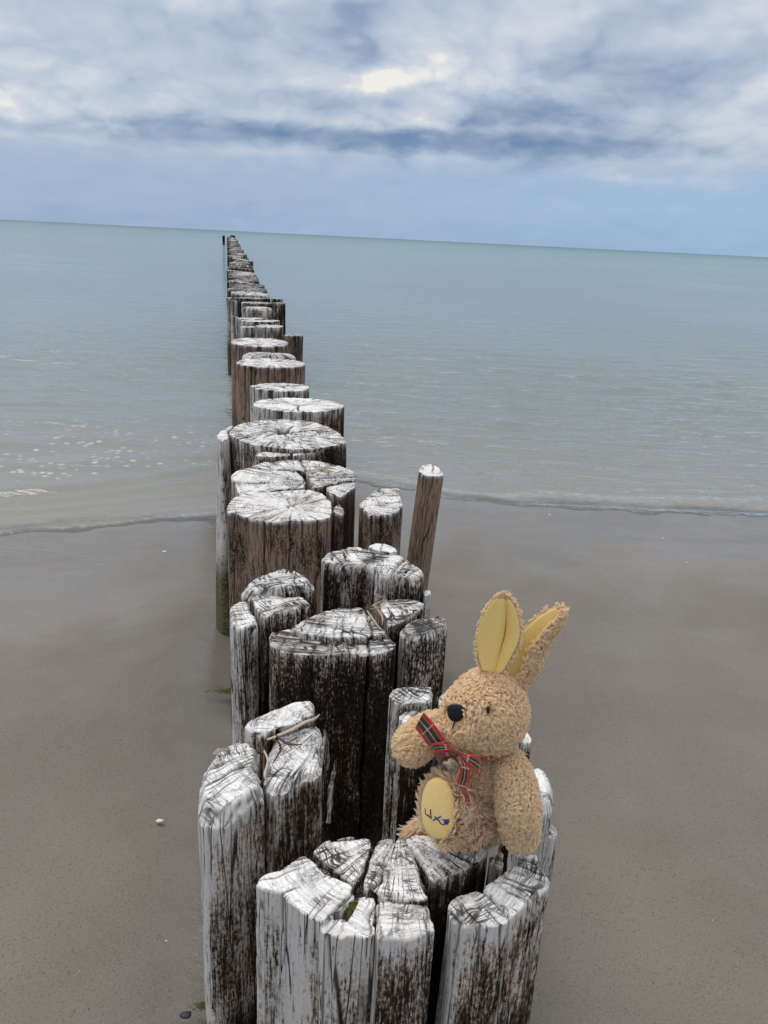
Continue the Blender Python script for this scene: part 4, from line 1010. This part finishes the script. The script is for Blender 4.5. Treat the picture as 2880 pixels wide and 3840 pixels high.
def keep_leg(p, nr):
    x, y = img6(p)
    return ~(facing(nr) & (((x - so_c[0]) / 128) ** 2 + ((y - so_c[1]) / 222) ** 2 < 1))
fur(leg, lV, lF, 3800, .0105, keep_leg, straight=.55, seed=5, rad=.00022, flow=(-.35, 0, .55), mat=PALEFUR)
leg2, l2V, l2F = loft('leg', [(760, 1850, .016, 110), (560, 1850, .018, 85), (410, 1878, .020, 58), (285, 1925, .022, 28)], rabbit)
fur(leg2, l2V, l2F, 1500, .0115, straight=.6, seed=6, rad=.00022, flow=(-.8, 0, -.1), mat=PALEFUR)
# felt sole with embroidery
cS = P(*so_c, SO + .0012)
ex = RIGHT * .93 + CAMV * -.16; ey = UP
def sole_pt(a, b, lift=0.0):
    """a, b in crop pixels from the sole's middle"""
    rr_ = np.clip((a / 116) ** 2 + (b / 208) ** 2, 0, 1)
    return cS + PXM * (a * RIGHT + b * UP + (np.sqrt(1 - rr_ * .98)[..., None] if np.ndim(rr_) else math.sqrt(1 - rr_ * .98)) * 34 * CAMV + lift * CAMV + a * 0.16 * CAMV)
rr = np.linspace(0, 1, 16)[:, None]; ph = np.linspace(0, 2 * math.pi, 48, endpoint=False)[None, :]
A_ = 116 * sgnpow(np.cos(ph), .86) * rr; B_ = 208 * sgnpow(np.sin(ph), .9) * rr
A_ = A_ * (1 - .04 * np.sin(ph)); 
rr_ = np.clip(rr ** 2 * np.ones_like(ph), 0, 1)
Vs = cS + PXM * (A_[..., None] * RIGHT + B_[..., None] * UP + (np.sqrt(1 - rr_ * .985) * 34 + A_ * .16)[..., None] * CAMV)
Vb = cS + PXM * (A_[-1:, :, None] * RIGHT + B_[-1:, :, None] * UP + ((A_[-1:] * .16) - 40)[..., None] * CAMV)
sole = mesh_obj('foot_sole', np.vstack([Vs.reshape(-1, 3), Vb.reshape(-1, 3)]) - RBn, grid_faces(17, 48, True), SOLE, rabbit)
def tc(x, y):
    fx, fy = 1450 + x / 3.687, 2950 + y / 3.687
    return ((fx - P6[0]) * P6[2] - so_c[0], so_c[1] - (fy - P6[1]) * P6[2])
def stitch(pts, r, mat=DTHREAD, nm='embroidery'):
    q_ = catmull([tc(*p) for p in pts], max(6, 4 * len(pts)))
    pos = np.array([sole_pt(a, b, 1.5) for a, b in q_]); V, F = loft_pts(pos, np.full(len(pos), r * PXM), 7)
    return V, F
def stitches(groups, mat):
    Vs_, Fs_, o_ = [], [], 0
    for pts, r in groups:
        V, F = stitch(pts, r); Vs_.append(V); Fs_.append(F + o_); o_ += len(V)
    mesh_obj('embroidery', np.vstack(Vs_) - RBn, np.vstack(Fs_), mat, sole)
stitches([([(545, 300), (546, 330), (550, 356)], 3.2), ([(552, 366), (575, 380), (600, 390)], 4), ([(612, 302), (614, 350), (620, 412)], 4.4), ([(582, 372), (602, 392), (622, 414)], 3.6),
          ([(716, 425), (735, 462), (770, 481), (805, 468)], 3.6)], DTHREAD)
stitches([([(648, 432), (690, 405), (738, 378)], 5), ([(668, 386), (695, 410), (722, 432)], 5), ([(800, 428), (822, 446), (815, 462)], 11), ([(826, 440), (800, 455)], 11),
          ([(765, 412), (774, 422)], 4), ([(828, 414), (846, 408)], 4), ([(838, 432), (850, 440)], 4)], THREAD)

# ears
def ear(axis_pts, widths, cs, parent, off, fur_n, seed, fold=0.0):
    nt, nu = 30, 25
    ax = catmull(axis_pts, nt); t = np.linspace(0, 1, nt)
    wd = np.interp(t, [w[0] for w in widths], [w[1] for w in widths])
    wd = np.convolve(np.r_[wd[0], wd, wd[-1]], [.25, .5, .25], 'valid')
    u = np.linspace(-1, 1, nu); cx, cd = cs(u)
    tx, td = np.gradient(cx), np.gradient(cd); ln = np.hypot(tx, td); n2 = np.stack([-td / ln, tx / ln], 1)     # front normal
    tang = np.gradient(ax, axis=0); tang /= np.linalg.norm(tang, axis=1)[:, None]
    perp = np.stack([-tang[:, 1], tang[:, 0]], 1)           # to the right of a rising axis (y grows down)
    perp = np.where((perp[:, :1] > 0), perp, -perp)
    def surf(shift, shrink=1.0):
        V = np.zeros((nt, nu, 3))
        for i in range(nt):
            k = wd[i]
            th_ = shift * np.sqrt(np.clip(1 - (u * .98) ** 2, 0, 1)) * min(1, k / 60)
            lx = cx * k * shrink + n2[:, 0] * th_; ld = cd * k * shrink + n2[:, 1] * th_
            for j in range(nu):
                x = ax[i, 0] + perp[i, 0] * lx[j]; y = ax[i, 1] + perp[i, 1] * lx[j]
                V[i, j] = P(x, y, off + ld[j] * PXM)
        return V
    B = surf(13); Fz = surf(-9)
    ring = np.concatenate([B, Fz[:, ::-1]], 1)
    V = ring.reshape(-1, 3); F = grid_faces(nt, 2 * nu, True)
    o = mesh_obj('ear', V - RBn, F, PLUSH, parent)
    Ln = surf(-17, 1.05); Ln2 = surf(-8, 1.05)
    ring2 = np.concatenate([Ln, Ln2[:, ::-1]], 1)[1:-1]
    mesh_obj('ear_lining', ring2.reshape(-1, 3) - RBn, grid_faces(nt - 2, 2 * nu, True), LINING, o)
    Bv = surf(13).reshape(-1, 3); Fb = grid_faces(nt, nu, False)
    # outward side of the back sheet
    q_ = Bv.reshape(nt, nu, 3); nn = np.cross(q_[15, 13] - q_[15, 11], q_[16, 12] - q_[14, 12]); bk = q_[15, 12] - Fz[15, 12]
    if nn @ bk > 0: pass
    else: Fb = Fb[:, ::-1]
    tri = Fb[len(Fb) // 2]; nn2 = np.cross(Bv[tri[1]] - Bv[tri[0]], Bv[tri[2]] - Bv[tri[0]])
    if nn2 @ bk < 0: Fb = Fb[:, ::-1]
    fur(o, Bv, Fb, fur_n, .0055, seed=seed, flow=(0.1, 0, .5))
    return o
# depth grows away from the camera; the open side of the first ear looks at the camera
ear([(892, 700), (918, 520), (952, 360), (985, 108)], [(0, 60), (.12, 94), (.3, 128), (.5, 150), (.68, 150), (.82, 122), (.93, 78), (1, 24)],
    lambda u: (u * 1.0, -0.46 * u * u + 0.30 * np.exp(-((u - .30) / .20) ** 2)), rabbit, .010, 1500, 8)
ear([(1068, 800), (1128, 640), (1235, 430), (1425, 205)], [(0, 58), (.15, 88), (.35, 110), (.6, 106), (.8, 86), (.93, 56), (1, 18)],
    lambda u: (np.where(u < 0, .86 - 1.92 * np.abs(u) ** 1.25, .86 - .82 * np.abs(u) ** 1.6), np.where(u < 0, .10 * np.abs(u), -.62 * np.sin(np.clip(u, 0, 1) * 1.9))), rabbit, .014, 1700, 9)

# ---- tartan ribbon
def mat_tartan():
    m, n, out = new_mat('tartan_ribbon')
    a, l, _q = n.sep(n.attr('rib'))
    x = n.m('ABSOLUTE', n.m('SUBTRACT', n.m('MULTIPLY', a, 2.0), 1.0))        # 0 middle, 1 edge
    red, grn, blk = (0.72, 0.014, 0.020), (0.012, 0.085, 0.040), (0.018, 0.014, 0.022)
    c = n.ramp(x, [(0.0, (0.55, 0.02, 0.025))] + [(0.20, red)])
    def band(c, lo, hi, col, f=1.0):
        k = n.m('MULTIPLY', n.m('GREATER_THAN', x, lo), n.m('LESS_THAN', x, hi))
        return n.mix(n.m('MULTIPLY', k, f), c, col)
    c = band(c, -1, .035, (0.62, 0.55, 0.50)); c = band(c, .13, .30, blk); c = band(c, .30, .47, grn); c = band(c, .47, .55, blk)
    c = band(c, .55, .60, (0.55, 0.42, 0.12)); c = band(c, .66, .70, (0.03, 0.02, 0.07))
    ph_ = n.m('FRACT', n.m('MULTIPLY', l, 62.0))
    c = n.mix(n.m('MULTIPLY', n.m('LESS_THAN', ph_, 0.34), 0.38), c, grn)
    c = n.mix(n.m('MULTIPLY', n.m('MULTIPLY', n.m('GREATER_THAN', ph_, 0.60), n.m('LESS_THAN', ph_, 0.67)), 0.5), c, (0.70, 0.65, 0.62))
    c = n.mix(n.m('MULTIPLY', n.m('MULTIPLY', n.m('GREATER_THAN', ph_, 0.74), n.m('LESS_THAN', ph_, 0.80)), 0.4), c, (0.05, 0.03, 0.10))
    c = n.mix(n.m('GREATER_THAN', x, 0.86), c, red)
    principled(n, out, c, 0.42, 0.4, None, Sheen_Weight=0.2)
    return m
TART = mat_tartan()
def ribbon(name, e1, e2, parent, n_=26, bulge=0.0):
    A = catmull(e1, n_); B = catmull(e2, n_); m_ = 9
    rows = []; att = []; ln = 0; prev = None
    for i in range(n_):
        for j in range(m_):
            f = j / (m_ - 1); q_ = A[i] * (1 - f) + B[i] * f
            rows.append(P(q_[0], q_[1], q_[2] - bulge * 4 * f * (1 - f)))
        mid = rows[-5]
        if prev is not None: ln += np.linalg.norm(mid - prev)
        prev = mid
        att += [(j / (m_ - 1), ln, 0) for j in range(m_)]
    o = mesh_obj(name, np.array(rows) - RBn, grid_faces(n_, m_, False), TART, parent, attrs={'rib': np.array(att)})
    md = o.modifiers.new('solid', 'SOLIDIFY'); md.thickness = 0.0004; md.offset = 0
    return o
bo = -.0305
knot, kV, kF = radial('ribbon_knot', (630, 1285, bo), [(630, 1285, bo, 30, 34, 26)], rabbit, TART, 20, 14)
at = knot.data.attributes.new('rib', 'FLOAT_VECTOR', 'POINT')
at.data.foreach_set('vector', np.array([(0.65 + 0.15 * math.sin(i * .9), 0.004, 0) for i in range(len(knot.data.vertices))], dtype=np.float32).ravel())
knot['label'] = 'green part of the tartan ribbon pulled into a knot'
ribbon('ribbon_tail', [(380, 985, bo - .012), (470, 1090, bo - .012), (560, 1215, bo - .009), (628, 1270, bo - .004)], [(314, 1104, bo - .010), (368, 1175, bo - .012), (436, 1255, bo - .010), (600, 1300, bo - .002)], rabbit, bulge=.0008)
ribbon('ribbon_loop', [(440, 1225, bo - .015), (500, 1215, bo - .016), (575, 1238, bo - .013), (625, 1275, bo - .006)], [(465, 1292, bo - .015), (520, 1282, bo - .017), (580, 1275, bo - .014), (622, 1292, bo - .007)], rabbit)
ribbon('ribbon_loop', [(448, 1285, bo - .010), (520, 1290, bo - .012), (590, 1280, bo - .010), (625, 1285, bo - .005)], [(480, 1350, bo - .008), (545, 1330, bo - .011), (600, 1310, bo - .009), (625, 1305, bo - .005)], rabbit)
ribbon('ribbon_loop', [(640, 1280, bo - .004), (700, 1300, bo - .010), (770, 1312, bo - .010), (800, 1330, bo - .006), (808, 1372, bo - .004)], [(640, 1300, bo - .004), (690, 1345, bo - .012), (745, 1410, bo - .013), (790, 1445, bo - .008), (822, 1448, bo - .004)], rabbit)
ribbon('ribbon_tail', [(672, 1312, bo - .006), (724, 1395, bo - .013), (724, 1500, bo - .014), (702, 1548, bo - .014), (722, 1620, bo - .015), (732, 1690, bo - .014)],
       [(638, 1312, bo - .006), (656, 1380, bo - .012), (646, 1470, bo - .015), (640, 1530, bo - .015), (676, 1600, bo - .016), (704, 1688, bo - .015)], rabbit, 34)
def so_band(x, y):
    return min(surf_off(hV, x, y), surf_off(tV, x, y))
ribbon('neck_ribbon', [(650, 1288, bo + .002), (760, 1322, -.024), (880, 1318, -.026), (960, 1270, -.0245), (1046, 1205, -.016)],
       [(650, 1306, bo + .002), (760, 1346, -.024), (890, 1342, -.026), (968, 1294, -.0245), (1052, 1228, -.016)], rabbit)
# bell
def mat_bell():
    m, n, out = new_mat('tarnished_brass')
    pos = n.add('ShaderNodeTexCoord').outputs['Object']
    nz = n.noise(pos, 260, 4, 0.6); n2 = n.noise(pos, 90, 3, 0.6)
    c = n.mix(n.ss(n2, .4, .65), (0.52, 0.44, 0.30), (0.15, 0.12, 0.08))
    principled(n, out, c, n.m('ADD', .12, n.m('MULTIPLY', nz, .16)), .5, n.bump(nz, .3, .0006), Metallic=1.0)
    return m
bc = (580, 1390, bo - .014); rB = 66 * PXM
th = np.linspace(0, math.pi, 26)[:, None]; ph = np.linspace(0, 2 * math.pi, 36, endpoint=False)[None, :]
rad_ = rB * (1 + .045 * np.exp(-((th - math.pi / 2) / .06) ** 2)) * np.ones_like(ph)
Bd = np.stack([np.sin(th) * np.cos(ph), np.sin(th) * np.sin(ph), np.cos(th) * np.ones_like(ph)], -1)
bell = mesh_obj('bell', (P(*bc) + rad_[..., None] * Bd).reshape(-1, 3) - RBn, grid_faces(26, 36, True), mat_bell(), rabbit)
bell['label'] = 'round tarnished brass jingle bell hanging from the bow'

# ------------------------------------------------------------------ seaweed, straw, sand and shells
WEED = mat_plain('dried_seaweed', (0.060, 0.036, 0.026), 0.6, 0.3, 0.6, 200)
PALEWEED = mat_plain('pale_dry_leaf', (0.48, 0.42, 0.34), 0.7, 0.2, 0.25, 300)
STRAW = mat_plain('dry_straw', (0.40, 0.29, 0.18), 0.75, 0.2, 0.35, 300)
CLUMP = mat_plain('drying_sand', (0.47, 0.42, 0.35), 0.95, 0.05, 0.3, 1400, 0.002)
def strand(name, crop, pts, width, mat, label, cat=None, group=None, thick=0.0004, parent=None):
    """a thin leaf lying over the wood: pts are crop positions with a height"""
    W_ = []
    for x, y, z in pts:
        u, v = px(crop, [(x, y)])[0]; W_.append(on_z(u, v, z))
    q_ = catmull(W_, 6 * len(pts)); base = q_[0].copy()
    T = np.gradient(q_, axis=0); T /= np.linalg.norm(T, axis=1)[:, None] + 1e-9
    rg = np.random.default_rng(len(pts) * 31 + int(pts[0][0]))
    tw = np.cumsum(rg.normal(0, .22, len(q_)))
    up = np.stack([np.sin(tw) * .7, -np.ones(len(q_)) * .5, np.cos(tw)], 1)
    S_ = np.cross(T, up); S_ /= np.linalg.norm(S_, axis=1)[:, None] + 1e-9
    w = width * np.sin(np.linspace(.35, math.pi - .12, len(q_))) ** .6
    rows = np.stack([q_ - S_ * w[:, None], q_ + np.cross(S_, T) * w[:, None] * .35, q_ + S_ * w[:, None]], 1)
    o = mesh_obj(name, rows.reshape(-1, 3) - base, grid_faces(len(q_), 3, False), mat, parent, loc=base - (np.array(parent.location) if parent else 0))
    md = o.modifiers.new('solid', 'SOLIDIFY'); md.thickness = thick
    tag(o, label, cat, group); return o
G1 = 'dry seaweed strands in the split of the white log'
z0 = ZT + .012
strand('seaweed_strand', '7', [(470, 380, z0 + .006), (500, 440, z0 + .004), (500, 530, z0), (500, 620, z0 - .002), (480, 680, z0 - .01), (505, 790, z0 - .03), (560, 950, z0 - .06), (580, 1080, z0 - .08), (545, 1180, z0 - .1)], .0015, WEED,
       'long dark seaweed strand hanging down the crack of the white split log', 'seaweed', G1)
strand('seaweed_strand', '7', [(480, 400, z0 + .004), (525, 500, z0 + .004), (505, 590, z0 + .002), (515, 640, z0 - .002)], .0011, PALEWEED, 'short pale grey strand lying in the crack of the white split log', 'seaweed', G1)
strand('seaweed_strand', '7', [(420, 350, z0 + .008), (500, 330, z0 + .010), (580, 345, z0 + .010), (640, 390, z0 + .009), (700, 402, z0 + .010), (750, 398, z0 + .012)], .0012, WEED,
       'dark red brown curled leaf lying across the top of the white split log', 'seaweed', G1)
strand('seaweed_strand', '7', [(560, 520, z0 + .004), (605, 440, z0 + .008), (595, 385, z0 + .012), (550, 370, z0 + .012)], .0010, WEED, 'thin dark curl of seaweed looping beside the crack of the white split log', 'seaweed', G1)
strand('seaweed_strand', '7', [(520, 370, z0 + .010), (600, 340, z0 + .010), (690, 300, z0 + .014), (770, 255, z0 + .018), (830, 235, z0 + .020), (862, 205, z0 + .024)], .0018, PALEWEED,
       'pale bleached leaf running up the top of the white split log', 'seaweed', G1)
for i, pts in enumerate([[(1005, 470), (1060, 520), (1090, 590)], [(1030, 440), (1080, 510), (1085, 570)], [(990, 480), (1030, 540), (1075, 600)], [(1045, 470), (1100, 520), (1105, 560)],
                         [(1015, 455), (1060, 430), (1110, 410)], [(1010, 470), (1075, 455), (1112, 425), (1085, 410)], [(1030, 380), (1060, 365), (1095, 395)], [(1050, 330), (1040, 380), (1100, 400)]]):
    if i == 0:
        tuft = empty('straw_tuft', on_z(*px('5', [(1060, 500)])[0], ZT), 'tuft of dry brown straw wedged behind the blackened centre post', 'straw')
    strand('straw_blade', '5', [(x, y, ZT + .004 + .002 * (i % 3)) for x, y in pts], .0016 if i < 4 else .0008, STRAW if i % 3 else WEED, None, parent=tuft)
for i, pts in enumerate([[(1060, 1310), (1150, 1280), (1240, 1260), (1330, 1265)], [(1230, 1262), (1300, 1290), (1380, 1300)], [(1180, 1265), (1280, 1255), (1390, 1270)]]):
    strand('straw', '3', [(x, y, ZT + .006) for x, y in pts], .0026, STRAW, ['longest dry straw on the broken cracked log', 'short dry straw at the right end of the straws on the broken log', 'middle dry straw crossing the others on the broken cracked log'][i], 'straw', 'straw on the broken log')
def clump(name, crop, x, y, z, r, h, label, seed, mat=CLUMP, cat='sand'):
    u, v = px(crop, [(x, y)])[0]; c0 = on_z(u, v, z); nr_, na = 14, 30
    rr = np.linspace(0, 1, nr_)[:, None]; a = np.linspace(0, 2 * math.pi, na, endpoint=False)[None, :]
    R_ = r * rr * (1 + .6 * fbm(np.cos(a) * 2.6, np.sin(a) * 2.6, seed, 4, seed, .6))
    X_, Y_ = R_ * np.cos(a), R_ * np.sin(a)
    Z_ = h * (1 - rr ** 2) * (1 + .5 * fbm(X_ * 160, Y_ * 160, seed, 3, seed + 1)) + .0026 * fbm(X_ * 520, Y_ * 520, seed, 2, seed + 2) * (1 - rr) - .001
    o = mesh_obj(name, np.stack([X_, Y_, Z_], -1).reshape(-1, 3), grid_faces(nr_, na, True), mat, loc=c0)
    return tag(o, label, cat)
clump('sand_clump', '7', 235, 450, z0 - .002, .0065, .0035, 'upper of two small sand clumps on the rounded top of the white split log', 3)
clump('sand_clump', '7', 252, 530, z0 - .002, .0055, .003, 'lower of two small sand clumps on the rounded top of the white split log', 4)
clump('sand_clump', '7', 215, 790, z0 - .013, .010, .005, 'large sand clump at the front rim of the white split log', 5)
clump('sand_clump', '8', 862, 128, ZT - .001, .012, .003, 'sand heaped in front of the rabbit on the wedge it sits on', 6)
MOSS = mat_plain('yellow_green_moss', (0.085, 0.088, 0.022), 0.95, 0.05, 0.6, 900, 0.002)
clump('moss_patch', '8', 520, 434, ZT - .007, .0055, .0035, 'yellow green moss in the crack of the big front log', 7, MOSS, 'moss')
clump('moss_patch', '8', 530, 398, ZT - .003, .005, .003, 'small moss spot just above the moss in the front log crack', 8, MOSS, 'moss')
def sand_pt(u, v):
    p = on_z(u, v, 0.05)
    for _ in range(6): p = on_z(u, v, float(sand_z(np.array([p[0]]), np.array([p[1]]))[0]))
    return p
SHELL = mat_plain('shell_white', (0.70, 0.66, 0.58), 0.5, 0.3, 0.12, 400)
STONE = mat_plain('dark_stone', (0.035, 0.032, 0.036), 0.5, 0.3, 0.4, 300)
def shell(u, v, size, label, mat=SHELL, name='shell', rot=0.4):
    c0 = sand_pt(u, v); nr_, na = 12, 28
    rr = np.linspace(0, 1, nr_)[:, None]; a = np.linspace(0, 2 * math.pi, na, endpoint=False)[None, :]
    f = 1 + .35 * np.exp(-((np.mod(a - rot + math.pi, 2 * math.pi) - math.pi) / .35) ** 2)
    X_ = size * rr * np.cos(a) * f * 1.15; Y_ = size * .75 * rr * np.sin(a) * f
    Z_ = size * .42 * np.sqrt(np.clip(1 - rr ** 2, 0, 1)) + .03 * size * np.cos(a * 9) * rr * (rr < .98) - .0006
    o = mesh_obj(name, np.stack([X_, Y_, Z_ * np.ones_like(a)], -1).reshape(-1, 3), grid_faces(nr_, na, True), mat, loc=c0)
    return tag(o, label, 'stone' if name == 'pebble' else 'shell')
shell(598, 3077, .0052, 'white shell fragment on the plain sand left of the split white log')
shell(616, 2068, .0060, 'small white shell on the wet sand at the left near the sea')
shell(623, 3526, .0014, 'tiny white shell speck on the sand at the lower left')
shell(2752, 1838, .0055, 'white shell at the water edge on the far right')
shell(2484, 2018, .0038, 'small white shell on the wet sand right of the stake')
shell(2060, 1930, .0045, 'white shell in the edge of the wavelet right of the stake')
shell(2575, 2108, .003, 'tiny white shell on the smooth wet sand on the right')
shell(695, 3806, .0065, 'dark pebble half sunk in the sand near the bottom left of the split white log', STONE, 'pebble', 1.0)
def grit(name, label, nb, seed, mat, lo, hi):
    rg = np.random.default_rng(seed); vs, fs = [], []
    while len(vs) < nb * 6:
        y = rg.uniform(.55, 2.7); x = rg.uniform(-1, 1) * (y * .62 + .25)
        if float(row_dist(np.array([x]), np.array([y]))[0]) < .22 or y > float(shore(np.array([x]))[0]) - .05: continue
        zz = float(sand_z(np.array([x]), np.array([y]))[0]); r = rg.uniform(lo, hi) * (0.6 + .4 * y); a = rg.uniform(0, 6.28); i0 = len(vs)
        for k in range(5): vs.append((x + r * math.cos(a + k * 1.26) * rg.uniform(.7, 1.2), y + r * .7 * math.sin(a + k * 1.26) * rg.uniform(.7, 1.2), zz + .0003))
        vs.append((x, y, zz + r * .5)); fs += [(i0 + k, i0 + (k + 1) % 5, i0 + 5) for k in range(5)]
    o = mesh_obj(name, vs, fs, mat, smooth=False); tag(o, label, None, None, 'stuff')
grit('shell_grit', 'tiny white shell grit scattered over the sand', 130, 3, SHELL, .0005, .0012)
grit('dark_grit', 'tiny dark grit and weed crumbs scattered over the sand', 260, 4, STONE, .0005, .0013)
ALG = mat_plain('green_algae', (0.05, 0.065, 0.012), 0.7, 0.2, 0.5, 400)
def algae(u, v, w, label, nb=90, seed=1):
    c0 = sand_pt(u, v); rg = np.random.default_rng(seed); vs = []; fs = []
    for k in range(nb):
        x, y = rg.normal(0, w * .5), rg.normal(0, w * .14); a = rg.normal(0, .35); L = rg.uniform(.3, 1) * w * .45; ww = rg.uniform(.0006, .0013)
        d = np.array([math.cos(a), math.sin(a), 0]); s_ = np.array([-d[1], d[0], 0]); b0 = np.array([x, y, .0004])
        zs = float(sand_z(np.array([c0[0] + x]), np.array([c0[1] + y]))[0]) - c0[2]
        b0[2] += zs
        i0 = len(vs)
        vs += [b0 - s_ * ww, b0 + s_ * ww, b0 + d * L * .5 + s_ * ww + (0, 0, .0025), b0 + d * L * .5 - s_ * ww + (0, 0, .0025), b0 + d * L + (0, 0, .0006)]
        fs += [(i0, i0 + 1, i0 + 2, i0 + 3), (i0 + 3, i0 + 2, i0 + 4)]
    o = mesh_obj('green_algae', vs, fs, ALG, loc=c0); return tag(o, label, 'algae')
algae(845, 2594, .05, 'green algae wisp on the wet sand left of the pale split post', 110, 1)
algae(778, 3778, .018, 'green algae wisp at the foot of the white split log', 110, 2)

# ------------------------------------------------------------------ a boat far out
BOATW = mat_plain('white_boat_paint', (0.78, 0.78, 0.76), 0.4, 0.4, 0.04, 2)
bd = 2400.0; bp = CAMP + ray(1682, 911) * (bd / ray(1682, 911)[1])
boat = empty('motor_boat', (bp[0], bd, 0), 'tiny white boat on the horizon right of the row of posts', 'boat')
sec = [(-3.2, .0, 1.7), (-3.0, 1.0, 1.5), (-1.0, 1.25, 1.4), (1.5, 1.1, 1.5), (3.0, .5, 1.8), (3.9, .02, 2.1)]
vs = []; 
for x, w, h in sec: vs += [(x, -w, h), (x, -w * .6, .0), (x, 0, -.4), (x, w * .6, .0), (x, w, h)]
mesh_obj('hull', vs, [tuple(f) for f in grid_faces(6, 5, True).tolist()], BOATW, boat, smooth=False)
cv = [(-1.8, -.8, 1.3), (1.0, -.7, 1.3), (1.0, .7, 1.3), (-1.8, .8, 1.3), (-1.6, -.7, 3.0), (.3, -.6, 3.0), (.3, .6, 3.0), (-1.6, .7, 3.0)]
mesh_obj('cabin', cv, [(0, 1, 5, 4), (1, 2, 6, 5), (2, 3, 7, 6), (3, 0, 4, 7), (4, 5, 6, 7)], BOATW, boat, smooth=False)
